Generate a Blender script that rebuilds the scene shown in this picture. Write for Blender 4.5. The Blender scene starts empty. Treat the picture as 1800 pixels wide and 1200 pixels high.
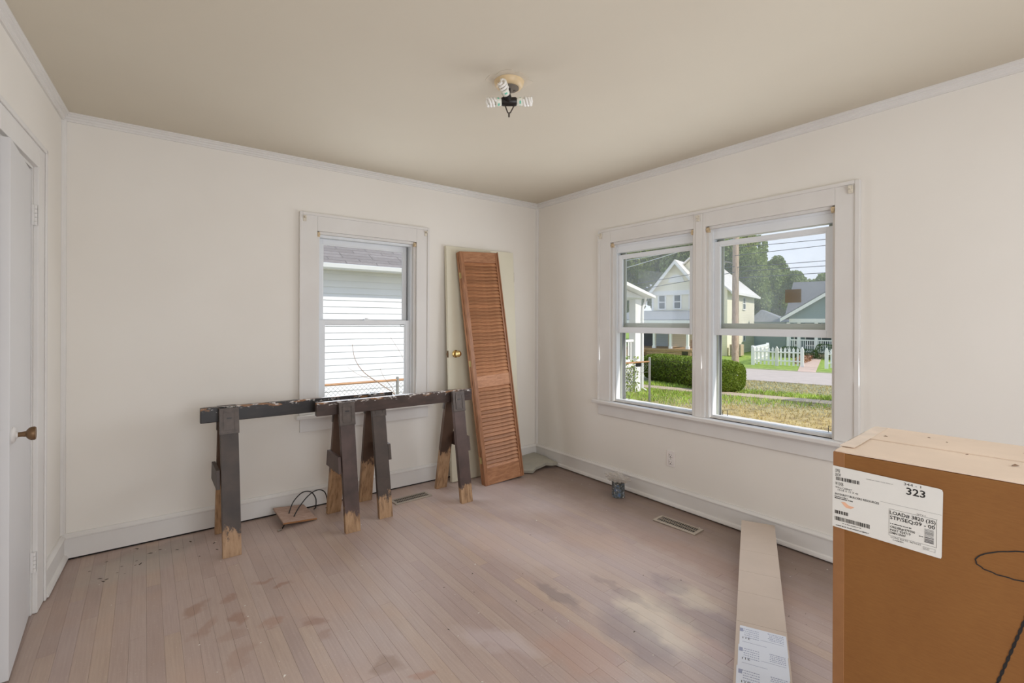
import bpy, bmesh, math, random
from mathutils import Matrix, Vector
R = math.radians
random.seed(7)
scene = bpy.context.scene
COL = scene.collection

# ------------------------------------------------------------------ camera, sky, sun, window daylight, added fill lamp, exposure
cam = bpy.data.objects.new('camera', bpy.data.cameras.new('camera'))
COL.objects.link(cam)
cam.data.sensor_width = 36.0
cam.data.lens = 851.5 / 1800 * 36.0
cam.data.shift_y = -34.0 / 1800
cam.data.clip_start = 0.02
cam.data.clip_end = 500
cam.matrix_world = (Matrix.Translation((0, 0, 1.308)) @ Matrix.Rotation(R(-37.1), 4, 'Z')
                    @ Matrix.Rotation(R(90), 4, 'X') @ Matrix.Rotation(R(0.215), 4, 'Z'))
scene.camera = cam
vs = scene.view_settings
vs.view_transform = 'Standard'
vs.look = 'None'
vs.gamma = 1.0
vs.use_curve_mapping = False
vs.exposure = 0.0
scene.cycles.use_denoising = True
scene.cycles.max_bounces = 10
scene.cycles.diffuse_bounces = 6
scene.cycles.transparent_max_bounces = 24

world = bpy.data.worlds.new('sky')
scene.world = world
world.use_nodes = True
wn, wl = world.node_tree.nodes, world.node_tree.links
wn.clear()
w_out = wn.new('ShaderNodeOutputWorld')
w_bg = wn.new('ShaderNodeBackground')
w_tc = wn.new('ShaderNodeTexCoord')
w_sep = wn.new('ShaderNodeSeparateXYZ')
w_ramp = wn.new('ShaderNodeValToRGB')
w_ramp.color_ramp.elements[0].position = 0.0
w_ramp.color_ramp.elements[0].color = (0.84, 0.89, 0.97, 1)
w_ramp.color_ramp.elements[1].position = 0.7
w_ramp.color_ramp.elements[1].color = (0.50, 0.66, 0.92, 1)
wl.new(w_tc.outputs['Generated'], w_sep.inputs[0])
wl.new(w_sep.outputs['Z'], w_ramp.inputs[0])
wl.new(w_ramp.outputs[0], w_bg.inputs[0])
w_bg.inputs[1].default_value = 1.2
wl.new(w_bg.outputs[0], w_out.inputs[0])

sun_d = bpy.data.lights.new('sun', 'SUN')
sun_d.energy = 3.6
sun_d.angle = R(0.6)
sun_d.color = (1.0, 0.95, 0.86)
sun = bpy.data.objects.new('sun', sun_d)
COL.objects.link(sun)
sun.rotation_euler = Vector((0.16, -0.72, 0.69)).to_track_quat('Z', 'Y').to_euler()


def area(name, loc, aim, sx, sy, power, color):
    d = bpy.data.lights.new(name, 'AREA')
    d.shape = 'RECTANGLE'
    d.size, d.size_y = sx, sy
    d.energy = power
    d.color = color
    o = bpy.data.objects.new(name, d)
    COL.objects.link(o)
    o.location = loc
    o.rotation_euler = Vector(aim).to_track_quat('-Z', 'Z').to_euler()
    return o


DAY = (0.93, 0.975, 1.04)
area('daylight_north_window', (1.35, 3.546, 1.31), (0, -1, -0.05), 0.68, 1.20, 9.5, DAY)
area('daylight_east_window_a', (2.974, 2.272, 1.32), (-1, 0, -0.05), 0.66, 1.20, 9.2, DAY)
area('daylight_east_window_b', (2.974, 1.427, 1.32), (-1, 0, -0.05), 0.68, 1.20, 9.2, DAY)
area('fill_behind_camera', (1.1, -1.2, 1.2), (0, 1, 0.0), 2.2, 1.8, 50, DAY)  # added fill lamp behind the camera, set in an invented opening


# ------------------------------------------------------------------ helpers
def C(r, g, b):
    def f(c):
        c /= 255.0
        return c / 12.92 if c <= 0.04045 else ((c + 0.055) / 1.055) ** 2.4
    return (f(r), f(g), f(b), 1.0)


class NT:
    """short hand for a node tree"""
    def __init__(self, name):
        self.m = bpy.data.materials.new(name)
        self.m.use_nodes = True
        self.t = self.m.node_tree
        self.b = self.t.nodes['Principled BSDF']
        self.out = self.t.nodes['Material Output']

    def n(self, kind, **kw):
        x = self.t.nodes.new('ShaderNode' + kind)
        for k, v in kw.items():
            setattr(x, k, v)
        return x

    def l(self, a, b):
        self.t.links.new(a, b)

    def coord(self, kind='Object', scale=(1, 1, 1)):
        mp = self.n('Mapping')
        mp.inputs['Scale'].default_value = scale
        if kind == 'World':
            g = self.n('NewGeometry')
            self.l(g.outputs['Position'], mp.inputs[0])
        else:
            tc = self.n('TexCoord')
            self.l(tc.outputs[kind], mp.inputs[0])
        return mp.outputs[0]

    def noise(self, vec, scale, detail=4, rough=0.55, dist=0.0):
        x = self.n('TexNoise')
        x.inputs['Scale'].default_value = scale
        x.inputs['Detail'].default_value = detail
        x.inputs['Roughness'].default_value = rough
        x.inputs['Distortion'].default_value = dist
        self.l(vec, x.inputs['Vector'])
        return x.outputs['Fac']

    def ramp(self, fac, stops):
        x = self.n('ValToRGB')
        e = x.color_ramp.elements
        while len(e) < len(stops):
            e.new(0.5)
        for i, (p, c) in enumerate(stops):
            e[i].position = p
            e[i].color = c if len(c) == 4 else (*c, 1)
        self.l(fac, x.inputs[0])
        return x.outputs[0]

    def mix(self, fac, a, b, mode='MIX'):
        x = self.n('Mix', data_type='RGBA', blend_type=mode)
        for sock, v in ((x.inputs[0], fac), (x.inputs[6], a), (x.inputs[7], b)):
            if hasattr(v, 'is_linked') or hasattr(v, 'links'):
                self.l(v, sock)
            else:
                sock.default_value = v
        return x.outputs[2]

    def math(self, op, a, b=0.0, clamp=False):
        x = self.n('Math', operation=op)
        x.use_clamp = clamp
        for sock, v in ((x.inputs[0], a), (x.inputs[1], b)):
            if hasattr(v, 'links'):
                self.l(v, sock)
            else:
                sock.default_value = v
        return x.outputs[0]

    def mrange(self, v, a, b, c=0.0, d=1.0):
        x = self.n('MapRange')
        x.inputs[1].default_value, x.inputs[2].default_value = a, b
        x.inputs[3].default_value, x.inputs[4].default_value = c, d
        self.l(v, x.inputs[0])
        return x.outputs[0]

    def bump(self, h, strength=0.2, dist=0.01):
        x = self.n('Bump')
        x.inputs['Strength'].default_value = strength
        x.inputs['Distance'].default_value = dist
        self.l(h, x.inputs['Height'])
        self.l(x.outputs[0], self.b.inputs['Normal'])

    def color(self, v):
        if hasattr(v, 'links'):
            self.l(v, self.b.inputs['Base Color'])
        else:
            self.b.inputs['Base Color'].default_value = v

    def rough(self, v):
        if hasattr(v, 'links'):
            self.l(v, self.b.inputs['Roughness'])
        else:
            self.b.inputs['Roughness'].default_value = v


def plain(name, col, rough=0.6, metal=0.0, var=0.0, scale=8, coord='Object', sc=(1, 1, 1), bump=0.0):
    t = NT(name)
    if var:
        f = t.noise(t.coord(coord, sc), scale)
        lo = tuple(c * (1 - var) for c in col[:3]) + (1,)
        hi = tuple(min(1, c * (1 + var)) for c in col[:3]) + (1,)
        t.color(t.ramp(f, [(0.3, lo), (0.7, hi)]))
        if bump:
            t.bump(f, bump, 0.004)
    else:
        t.color(col)
    t.rough(rough)
    t.b.inputs['Metallic'].default_value = metal
    return t.m


M = {}
# walls, ceiling, trim
t = NT('wall_paint')
f = t.noise(t.coord('World'), 1.1, 3)
f2 = t.noise(t.coord('World'), 60, 3)
t.color(t.ramp(f, [(0.25, C(227, 222, 214)), (0.75, C(233, 229, 222))]))
t.rough(0.75)
t.bump(f2, 0.06, 0.003)
M['wall'] = t.m
t = NT('ceiling_paint')
f = t.noise(t.coord('World'), 0.9, 3)
f2 = t.noise(t.coord('World'), 35, 4)
t.color(t.ramp(f, [(0.25, C(203, 194, 177)), (0.75, C(209, 201, 184))]))
t.rough(0.8)
t.bump(f2, 0.08, 0.004)
M['ceiling'] = t.m
t = NT('trim_paint')
f = t.noise(t.coord('World', (2, 2, 1.5)), 2.0, 3)
f2 = t.noise(t.coord('World'), 45, 4)
t.color(t.ramp(f, [(0.25, C(217, 213, 209)), (0.55, C(221, 218, 214)), (0.8, C(225, 223, 220))]))
t.rough(0.58)
t.bump(f2, 0.05, 0.003)
M['trim'] = t.m
M['vinyl'] = plain('white_vinyl', C(226, 229, 232), 0.35, var=0.02, scale=4)
M['vinyl_grey'] = plain('grey_vinyl_track', C(132, 135, 136), 0.4, var=0.04, scale=5)
M['sash_olive'] = plain('olive_sash_vinyl', C(176, 180, 168), 0.45, var=0.05, scale=5)  # vinyl tinted a greyish olive
M['door_white'] = plain('closet_door_paint', C(212, 211, 211), 0.45, var=0.02, scale=2, coord='World')
M['dark_gap'] = plain('gap_shade', C(28, 22, 19), 0.9, var=0.2, scale=9)
M['outlet'] = plain('outlet_plastic', C(232, 226, 222), 0.35, var=0.01)
M['underlay'] = plain('underlay_wood', C(104, 86, 76), 0.9, var=0.1, scale=9)
M['slot'] = plain('outlet_slot', C(50, 45, 42), 0.6)
M['cream_door'] = plain('cream_door_paint', C(222, 217, 196), 0.5, var=0.025, scale=3)
M['brass'] = plain('brass', C(212, 184, 124), 0.25, 1.0, var=0.08, scale=20)
M['hinge_brass'] = plain('dull_hinge_brass', C(186, 168, 120), 0.4, 0.7, var=0.1, scale=20)
M['old_brass'] = plain('aged_knob_brass', C(118, 92, 66), 0.45, 0.6, var=0.2, scale=25)
M['bracket_tan'] = plain('tarnished_shade_bracket', C(200, 178, 144), 0.5, 0.2, var=0.3, scale=60)
M['paint_lump'] = plain('painted_over_bracket', C(216, 208, 192), 0.5, var=0.15, scale=90)
M['steel_dark'] = plain('dark_painted_steel', C(84, 74, 68), 0.45, 0.3, var=0.25, scale=30)
M['black'] = plain('black_plastic', C(24, 22, 22), 0.4)
M['black_rubber'] = plain('black_cable_jacket', C(20, 19, 19), 0.45)
M['connector'] = plain('nickel_connector', C(190, 185, 175), 0.3, 1.0)
M['register'] = plain('floor_register_enamel', C(162, 150, 136), 0.45, 0.1, var=0.1, scale=25)
M['register_hole'] = plain('register_duct', C(24, 20, 18), 0.9)
M['cord_grey'] = plain('grey_cord', C(72, 70, 72), 0.5)
M['cfl_white'] = plain('cfl_glass', C(244, 242, 238), 0.25)
M['cfl_base'] = plain('cfl_base_plastic', C(232, 232, 220), 0.4)
M['cfl_print'] = plain('cfl_green_print', C(118, 200, 176), 0.5)
M['canopy'] = plain('yellowed_ceiling_canopy', C(216, 192, 152), 0.4, var=0.12, scale=14)
M['canopy_plate'] = plain('canopy_backplate', C(130, 122, 112), 0.45, 0.4, var=0.1, scale=10)
M['plaster_ring'] = plain('ceiling_patch_plaster', C(207, 197, 180), 0.85, var=0.06, scale=30)
M['ink'] = plain('black_print_ink', C(34, 32, 32), 0.7)
M['ink_grey'] = plain('grey_print_ink', C(96, 94, 94), 0.7)
M['ink_blue'] = plain('faded_blue_print_ink', C(142, 148, 172), 0.7)
M['orange_smudge'] = plain('orange_smudge', C(240, 190, 158), 0.8, var=0.06, scale=80)
M['label'] = plain('white_label_paper', C(232, 231, 226), 0.55, var=0.015, scale=10)
M['label_blue'] = plain('bluish_label_paper', C(200, 204, 213), 0.5, var=0.015, scale=10)
M['carton_top'] = plain('lit_top_cardboard', C(232, 212, 192), 0.85, var=0.05, scale=7, bump=0.1)  # light falling on the box top put into a paler colour
M['tape'] = plain('packing_tape', C(218, 198, 176), 0.6, var=0.08, scale=18)


def wood(name, dark, mid, light, sc, rough=0.55, bump=0.15):
    t = NT(name)
    v = t.coord('Object', sc)
    f = t.noise(v, 6, 6, 0.6, 0.6)
    oi = t.n('ObjectInfo')
    c = t.ramp(f, [(0.3, dark), (0.5, mid), (0.72, light)])
    k = t.mrange(oi.outputs['Random'], 0, 1, 0.80, 1.12)
    hsv = t.n('HueSaturation')
    t.l(k, hsv.inputs['Value'])
    t.l(c, hsv.inputs['Color'])
    t.color(hsv.outputs[0])
    t.rough(rough)
    t.bump(f, bump, 0.002)
    return t.m


M['louver'] = wood('louver_pine', C(146, 98, 66), C(176, 124, 88), C(192, 142, 104), (2.0, 9, 9), 0.5)
M['louver_v'] = wood('louver_pine_stile', C(130, 86, 56), C(158, 108, 74), C(174, 124, 88), (9, 9, 1.6), 0.5)
M['bare'] = wood('bare_pine', C(120, 88, 60), C(166, 128, 92), C(186, 150, 112), (8, 8, 1.5), 0.7)
M['wood_panel'] = wood('brown_wood_board', C(140, 112, 98), C(160, 132, 116), C(172, 146, 130), (3, 14, 14), 0.6)

# cardboard
t = NT('cardboard')
v = t.coord('Object', (1, 1, 1))
f = t.noise(v, 5, 3)
v2 = t.coord('Object', (40, 40, 260))
f2 = t.noise(v2, 1.2, 3)
t.color(t.mix(0.25, t.ramp(f, [(0.3, C(133, 86, 38)), (0.7, C(144, 97, 46))]),
              t.ramp(f2, [(0.3, C(122, 76, 32)), (0.7, C(154, 106, 54))])))
t.rough(0.75)
t.bump(f2, 0.08, 0.001)
M['carton'] = t.m
M['carton_edge'] = plain('cardboard_edge', C(152, 106, 66), 0.8, var=0.06, scale=30)
M['carton_pale'] = plain('pale_cardboard', C(186, 170, 156), 0.8, var=0.04, scale=6, bump=0.08)
M['carton_pale_edge'] = plain('pale_cardboard_edge', C(150, 124, 100), 0.85, var=0.06, scale=30)


# painted, worn sawhorse wood
def worn(name, paint_a, paint_b, bare_h):
    t = NT(name)
    tc = t.n('TexCoord')
    sep = t.n('SeparateXYZ')
    t.l(tc.outputs['Object'], sep.inputs[0])
    nz = t.noise(t.coord('Object', (14, 14, 5)), 2.2, 6, 0.7)
    grain = t.noise(t.coord('Object', (30, 30, 3)), 2.0, 5)
    paint = t.ramp(t.noise(t.coord('Object', (2, 2, 2)), 3.0, 5), [(0.3, paint_a), (0.7, paint_b)])
    bare = t.ramp(grain, [(0.25, C(112, 84, 60)), (0.5, C(164, 130, 96)), (0.75, C(182, 150, 116))])
    edge = t.math('ADD', sep.outputs['Z'], t.mrange(nz, 0.2, 0.8, -0.10, 0.10))
    m1 = t.mrange(edge, bare_h - 0.012, bare_h + 0.012, 1.0, 0.0)
    scuff = t.mrange(t.noise(t.coord('Object', (22, 22, 9)), 3.0, 6, 0.75), 0.70, 0.74, 0.0, 0.6)
    c = t.mix(scuff, paint, C(150, 132, 116))
    c = t.mix(m1, c, bare)
    t.color(c)
    t.rough(0.5)
    t.bump(grain, 0.12, 0.002)
    return t.m


M['leg_black'] = worn('worn_black_leg_paint', C(48, 39, 34), C(80, 66, 57), 0.13)
M['leg_brown'] = worn('worn_brown_leg_paint', C(58, 44, 39), C(92, 72, 66), 0.11)
M['leg_back'] = worn('worn_back_leg_paint', C(70, 52, 40), C(96, 72, 56), 0.30)


def beam_paint(name, a, b, splat):
    t = NT(name)
    base = t.ramp(t.noise(t.coord('Object', (3, 9, 9)), 2.5, 5), [(0.3, a), (0.7, b)])
    tc = t.n('TexCoord')
    sep = t.n('SeparateXYZ')
    t.l(tc.outputs['Object'], sep.inputs[0])
    nz = t.noise(t.coord('Object', (9, 30, 22)), 2.4, 6, 0.75)
    near_top = t.mrange(sep.outputs['Z'], splat - 0.04, splat + 0.002, -0.10, 0.05)
    m = t.mrange(t.math('ADD', nz, near_top), 0.60, 0.62, 0.0, 1.0)
    wear = t.mrange(t.math('ADD', t.noise(t.coord('Object', (5, 20, 20)), 2.0, 5), near_top), 0.60, 0.63, 0, 0.8)
    c = t.mix(wear, base, C(150, 104, 62))
    c = t.mix(m, c, C(208, 202, 196))
    t.color(c)
    t.rough(0.35)
    return t.m


M['beam_black'] = beam_paint('black_beam_paint', C(24, 22, 22), C(48, 42, 39), 0.80)
M['beam_brown'] = beam_paint('brown_beam_paint', C(54, 43, 39), C(80, 64, 58), 0.785)

# paint can: spattered metal
t = NT('paint_can_spatter')
v = t.coord('Object', (1, 1, 1))
f = t.noise(v, 42, 4, 0.6)
g = t.noise(t.coord('Object', (1, 1, 1)), 70, 3, 0.6)
c = t.ramp(f, [(0.42, C(66, 70, 70)), (0.58, C(108, 118, 124)), (0.66, C(74, 106, 152))])
c = t.mix(t.mrange(g, 0.60, 0.63), c, C(214, 208, 196))
t.color(c)
t.rough(0.4)
M['can'] = t.m
M['can_rim'] = plain('can_rim_metal', C(110, 108, 102), 0.35, 0.8, var=0.1, scale=30)
t = NT('clear_plastic_wrap')
tr = t.n('BsdfTransparent')
tl = t.n('BsdfTranslucent')
tl.inputs[0].default_value = C(226, 220, 214)
mx = t.n('MixShader')
mx.inputs[0].default_value = 0.55
mx2 = t.n('MixShader')
mx2.inputs[0].default_value = 0.5
t.color(C(224, 219, 212))
t.rough(0.25)
t.l(tl.outputs[0], mx2.inputs[1])
t.l(t.b.outputs[0], mx2.inputs[2])
t.l(tr.outputs[0], mx.inputs[1])
t.l(mx2.outputs[0], mx.inputs[2])
t.l(mx.outputs[0], t.out.inputs[0])
M['plastic'] = t.m
M['plaster_scrap'] = plain('broken_plaster', C(166, 162, 150), 0.85, var=0.08, scale=9, bump=0.25)


def glass(name, haze, tint=(1, 1, 1, 1)):
    t = NT(name)
    tr = t.n('BsdfTransparent')
    tr.inputs[0].default_value = tint
    gl = t.n('BsdfGlossy')
    gl.inputs['Roughness'].default_value = 0.02
    lw = t.n('LayerWeight')
    lw.inputs[0].default_value = 0.25
    mx = t.n('MixShader')
    t.l(t.mrange(lw.outputs['Fresnel'], 0, 1, 0.004, 0.12), mx.inputs[0])
    t.l(tr.outputs[0], mx.inputs[1])
    t.l(gl.outputs[0], mx.inputs[2])
    last = mx.outputs[0]
    if haze:
        df = t.n('BsdfTranslucent')
        df.inputs[0].default_value = C(236, 240, 242)
        hz = t.n('MixShader')
        nz = t.noise(t.coord('Object', (1, 1, 1)), 5, 5)
        t.l(t.mrange(nz, 0.3, 0.7, haze * 0.7, haze * 1.3), hz.inputs[0])
        t.l(last, hz.inputs[1])
        t.l(df.outputs[0], hz.inputs[2])
        last = hz.outputs[0]
    t.l(last, t.out.inputs[0])
    return t.m


M['glass'] = glass('window_glass', 0.03)
M['glass_dusty'] = glass('dusty_window_glass', 0.07)
t = NT('brown_sticker')
tr = t.n('BsdfTransparent')
mx = t.n('MixShader')
mx.inputs[0].default_value = 0.75
t.color(C(120, 96, 52))
t.rough(0.6)
t.l(tr.outputs[0], mx.inputs[1])
t.l(t.b.outputs[0], mx.inputs[2])
t.l(mx.outputs[0], t.out.inputs[0])
M['sticker'] = t.m

# floor boards
t = NT('dusty_hardwood')
pos = t.coord('World')
dis = t.n('TexNoise')
dis.inputs['Scale'].default_value = 9
dis.inputs['Detail'].default_value = 4
t.l(pos, dis.inputs['Vector'])
dv = t.n('VectorMath', operation='MULTIPLY_ADD')
t.l(dis.outputs['Color'], dv.inputs[0])
dv.inputs[1].default_value = (0.16, 0.16, 0)
dv.inputs[2].default_value = (-0.08, -0.08, 0)
pv = t.n('VectorMath', operation='ADD')
t.l(pos, pv.inputs[0])
t.l(dv.outputs[0], pv.inputs[1])
wpos = pv.outputs[0]
oi = t.n('ObjectInfo')
tone = t.ramp(oi.outputs['Random'], [(0.0, C(144, 124, 114)), (0.22, C(152, 132, 122)), (0.45, C(156, 137, 125)),
                                     (0.7, C(149, 131, 126)), (0.86, C(159, 138, 121)), (1.0, C(147, 128, 122))])
grain = t.noise(t.coord('World', (60, 2.2, 1)), 2.0, 5, 0.6, 0.3)
c = t.mix(t.mrange(grain, 0.35, 0.75, 0.0, 0.35), tone, C(116, 94, 82))
dust = t.noise(pos, 0.9, 4)
c = t.mix(t.mrange(dust, 0.35, 0.75, 0.05, 0.55), c, C(168, 150, 144))
warm = t.noise(t.coord('World', (1.3, 0.8, 1)), 1.7, 3)
c = t.mix(t.mrange(warm, 0.52, 0.75, 0.0, 0.5), c, C(164, 134, 112))
fine = t.noise(pos, 130, 3)
c = t.mix(t.mrange(fine, 0.62, 0.72, 0.0, 0.35), c, C(186, 172, 164))
# (x, y, half-length x, half-length y, turn, colour, strength)
SPOTS = [
    (1.80, 1.31, 0.13, 0.22, -20, C(190, 177, 154), 0.8),
    (2.08, 1.33, 0.07, 0.12, -10, C(186, 174, 152), 0.65),
    (1.64, 1.30, 0.10, 0.20, -15, C(112, 98, 100), 0.7),
    (1.95, 1.16, 0.10, 0.22, 5, C(112, 96, 94), 0.6),
    (2.10, 1.45, 0.06, 0.10, 0, C(118, 104, 106), 0.6),
    (1.58, 1.72, 0.035, 0.16, 0, C(112, 100, 96), 0.75),
    (1.85, 1.58, 0.03, 0.20, 0, C(120, 104, 100), 0.6),
    (1.38, 1.36, 0.12, 0.16, 20, C(158, 116, 92), 0.45),
    (1.82, 1.05, 0.05, 0.22, 0, C(156, 116, 98), 0.45),
    (2.45, 1.45, 0.10, 0.55, 0, C(140, 102, 84), 0.4),
    (2.20, 2.90, 0.30, 0.45, 25, C(196, 186, 188), 0.45),  # sheen of the windows painted as a pale patch
    (1.75, 2.30, 0.20, 0.50, 10, C(192, 178, 176), 0.35),
    (0.187, 2.618, 0.035, 0.075, -28, C(130, 98, 78), 0.8),
    (0.317, 2.634, 0.030, 0.030, 0, C(134, 100, 80), 0.7),
    (0.205, 2.44, 0.030, 0.070, -30, C(134, 102, 84), 0.6),
    (0.322, 2.44, 0.030, 0.055, -20, C(130, 94, 74), 0.75),
    (0.300, 2.31, 0.050, 0.040, 0, C(138, 110, 92), 0.5),
    (0.440, 2.31, 0.028, 0.038, 0, C(140, 104, 82), 0.7),
    (0.585, 2.206, 0.040, 0.050, 10, C(128, 94, 76), 0.8),
    (0.621, 2.082, 0.034, 0.040, 0, C(134, 104, 86), 0.7),
    (0.556, 2.612, 0.030, 0.022, 0, C(128, 92, 72), 0.85),
    (0.482, 2.70, 0.050, 0.016, 20, C(132, 98, 78), 0.8),
    (0.305, 2.153, 0.030, 0.080, -25, C(140, 112, 96), 0.6),
    (0.735, 1.753, 0.05, 0.05, 0, C(120, 94, 74), 0.7),
    (0.819, 1.635, 0.035, 0.03, 0, C(146, 106, 84), 0.7),
    (0.05, 3.42, 0.25, 0.10, 5, C(120, 112, 104), 0.6),
    (-0.05, 3.28, 0.22, 0.14, 15, C(150, 144, 136), 0.6),
    (1.168, 1.614, 0.06, 0.18, 30, C(178, 166, 168), 0.5),
]
for (sx, sy, rx, ry, an, col, st) in SPOTS:
    mp = t.n('Mapping', vector_type='TEXTURE')
    mp.inputs['Location'].default_value = (sx, sy, 0)
    mp.inputs['Rotation'].default_value = (0, 0, R(an))
    mp.inputs['Scale'].default_value = (rx * 1.25, ry * 1.25, 1000)
    t.l(wpos, mp.inputs[0])
    ln = t.n('VectorMath', operation='LENGTH')
    t.l(mp.outputs[0], ln.inputs[0])
    c = t.mix(t.mrange(ln.outputs['Value'], 1.05, 0.55, 0.0, st * 0.72), c, col)
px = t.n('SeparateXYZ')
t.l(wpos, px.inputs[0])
c = t.mix(t.mrange(px.outputs['X'], 2.25, 2.75, 0.0, 0.72), c, C(96, 79, 68))   # shade below the east windows painted into the board colour
hs = t.n('HueSaturation')
hs.inputs['Value'].default_value = 1.32
hs.inputs['Saturation'].default_value = 0.95
t.l(c, hs.inputs['Color'])
t.color(hs.outputs[0])
t.rough(t.mrange(t.noise(pos, 3, 4), 0.3, 0.7, 0.36, 0.55))
t.bump(grain, 0.05, 0.001)
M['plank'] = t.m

# outdoors
t = NT('lawn_ground')
v = t.coord('World')
a_ = t.noise(v, 0.35, 5, 0.6)
b_ = t.noise(v, 3.5, 5, 0.7)
c = t.ramp(b_, [(0.3, C(114, 114, 86)), (0.55, C(150, 146, 112)), (0.75, C(182, 168, 126))])
d_ = t.ramp(b_, [(0.3, C(120, 92, 58)), (0.5, C(186, 158, 102)), (0.75, C(206, 184, 128))])
dirt = t.n('Mapping', vector_type='TEXTURE')
dirt.inputs['Location'].default_value = (9.4, 3.0, 0)
dirt.inputs['Scale'].default_value = (5.0, 4.8, 1000)
t.l(v, dirt.inputs[0])
ln = t.n('VectorMath', operation='LENGTH')
t.l(dirt.outputs[0], ln.inputs[0])
edge = t.math('ADD', ln.outputs['Value'], t.mrange(a_, 0.2, 0.8, -0.35, 0.35))
c = t.mix(t.mrange(edge, 1.15, 0.7, 0.0, 0.85), c, d_)
far = t.n('VectorMath', operation='DOT_PRODUCT')
t.l(v, far.inputs[0])
far.inputs[1].default_value = (math.cos(R(15.07)), math.sin(R(15.07)), 0)
c = t.mix(t.mrange(far.outputs['Value'], 25.5, 26.5, 0.0, 0.85), c, t.ramp(b_, [(0.3, C(104, 132, 40)), (0.55, C(142, 168, 58)), (0.75, C(174, 184, 84))]))
t.color(c)
t.rough(0.9)
t.bump(b_, 0.5, 0.05)
M['lawn'] = t.m
M['blade'] = plain('grass_blade', C(158, 182, 70), 0.6, var=0.35, scale=0.9, coord='World')
M['blade_dry'] = plain('dry_grass_blade', C(196, 176, 116), 0.7, var=0.25, scale=0.9, coord='World')
M['asphalt'] = plain('sunlit_asphalt', C(186, 172, 162), 0.85, var=0.06, scale=2.5, coord='World')
M['concrete'] = plain('pale_concrete', C(186, 166, 142), 0.85, var=0.08, scale=3, coord='World')
M['brick_path'] = plain('pink_brick_path', C(198, 172, 156), 0.85, var=0.08, scale=4, coord='World')
M['white_paint'] = plain('exterior_white_paint', C(240, 238, 234), 0.5, var=0.02, scale=2)
M['grey_soffit'] = plain('neighbour_gutter_white', C(226, 228, 230), 0.45, var=0.02, scale=2)
M['green_band'] = plain('soffit_bounce_white', C(212, 214, 196), 0.6, var=0.06, scale=3)  # yellow-green light under the eaves put into the white
M['siding'] = plain('white_clapboard', C(236, 238, 243), 0.5, var=0.02, scale=1.4)


def clapboard(name, col, rows, ang=0.0):
    t = NT(name)
    tc = t.n('TexCoord')
    sep = t.n('SeparateXYZ')
    t.l(tc.outputs['Object'], sep.inputs[0])
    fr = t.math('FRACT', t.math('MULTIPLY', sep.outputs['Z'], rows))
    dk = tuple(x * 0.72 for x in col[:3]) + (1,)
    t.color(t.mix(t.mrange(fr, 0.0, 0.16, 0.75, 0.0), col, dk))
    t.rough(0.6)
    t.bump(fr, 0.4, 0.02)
    return t.m


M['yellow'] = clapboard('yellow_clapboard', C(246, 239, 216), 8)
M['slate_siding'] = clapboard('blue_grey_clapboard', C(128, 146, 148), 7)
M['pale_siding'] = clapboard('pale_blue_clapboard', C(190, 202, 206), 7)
M['metal_roof'] = plain('pale_metal_roof', C(226, 220, 214), 0.4, var=0.05, scale=1.2)
M['grey_roof'] = plain('grey_shingles', C(138, 140, 142), 0.85, var=0.18, scale=6)
M['dark_roof'] = plain('charcoal_shingles', C(106, 106, 108), 0.85, var=0.18, scale=6)
t = NT('weathered_shingles')
br = t.n('TexBrick')
br.offset = 0.5
br.inputs['Color1'].default_value = C(122, 115, 112)
br.inputs['Color2'].default_value = C(138, 131, 128)
br.inputs['Mortar'].default_value = C(88, 82, 80)
br.inputs['Scale'].default_value = 1.0
br.inputs['Mortar Size'].default_value = 0.009
br.offset_frequency = 3
br.inputs['Brick Width'].default_value = 0.62
br.inputs['Row Height'].default_value = 0.15
t.l(t.coord('UV'), br.inputs['Vector'])
nz = t.noise(t.coord('World'), 14, 4)
t.color(t.mix(t.mrange(nz, 0.4, 0.7, 0, 0.4), br.outputs[0], C(112, 100, 92)))
t.rough(0.9)
M['shingles'] = t.m
M['window_dark'] = plain('dark_house_window', C(92, 100, 104), 0.12, var=0.2, scale=1.5)
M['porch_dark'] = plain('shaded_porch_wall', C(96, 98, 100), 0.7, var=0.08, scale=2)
M['deck_wood'] = wood('deck_lumber', C(150, 118, 86), C(186, 152, 116), C(206, 172, 134), (8, 1.5, 8), 0.75)
M['pole_wood'] = wood('utility_pole_wood', C(132, 108, 88), C(172, 150, 130), C(196, 176, 156), (6, 6, 0.6), 0.85)
M['galv'] = plain('galvanised_steel', C(150, 146, 138), 0.4, 0.6, var=0.1, scale=20)
M['rust_rail'] = plain('rusty_rail', C(176, 132, 92), 0.6, 0.2, var=0.15, scale=9)
M['wire'] = plain('power_line', C(80, 84, 90), 0.6)
M['wire_pale'] = plain('pale_service_line', C(196, 200, 200), 0.5)
M['bark'] = plain('bark', C(96, 80, 64), 0.9, var=0.2, scale=5)
M['twig'] = plain('bare_twig', C(150, 120, 96), 0.8, var=0.15, scale=8)
M['house_shell'] = plain('exterior_wall_paint', C(214, 210, 204), 0.8, var=0.02, scale=2)
M['flower'] = plain('red_flowers', C(150, 112, 84), 0.7, var=0.3, scale=9)


def leafmat(name, a, b, c_):
    t = NT(name)
    f = t.noise(t.coord('World'), 0.55, 4, 0.7)
    g = t.noise(t.coord('World'), 6.0, 3, 0.7)
    col = t.mix(0.5, t.ramp(f, [(0.3, a), (0.5, b), (0.72, c_)]), t.ramp(g, [(0.3, a), (0.5, b), (0.72, c_)]))
    t.color(col)
    t.rough(0.55)
    tl = t.n('BsdfTranslucent')
    t.l(col, tl.inputs[0])
    mx = t.n('MixShader')
    mx.inputs[0].default_value = 0.3
    t.l(t.b.outputs[0], mx.inputs[1])
    t.l(tl.outputs[0], mx.inputs[2])
    t.l(mx.outputs[0], t.out.inputs[0])
    return t.m


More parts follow.
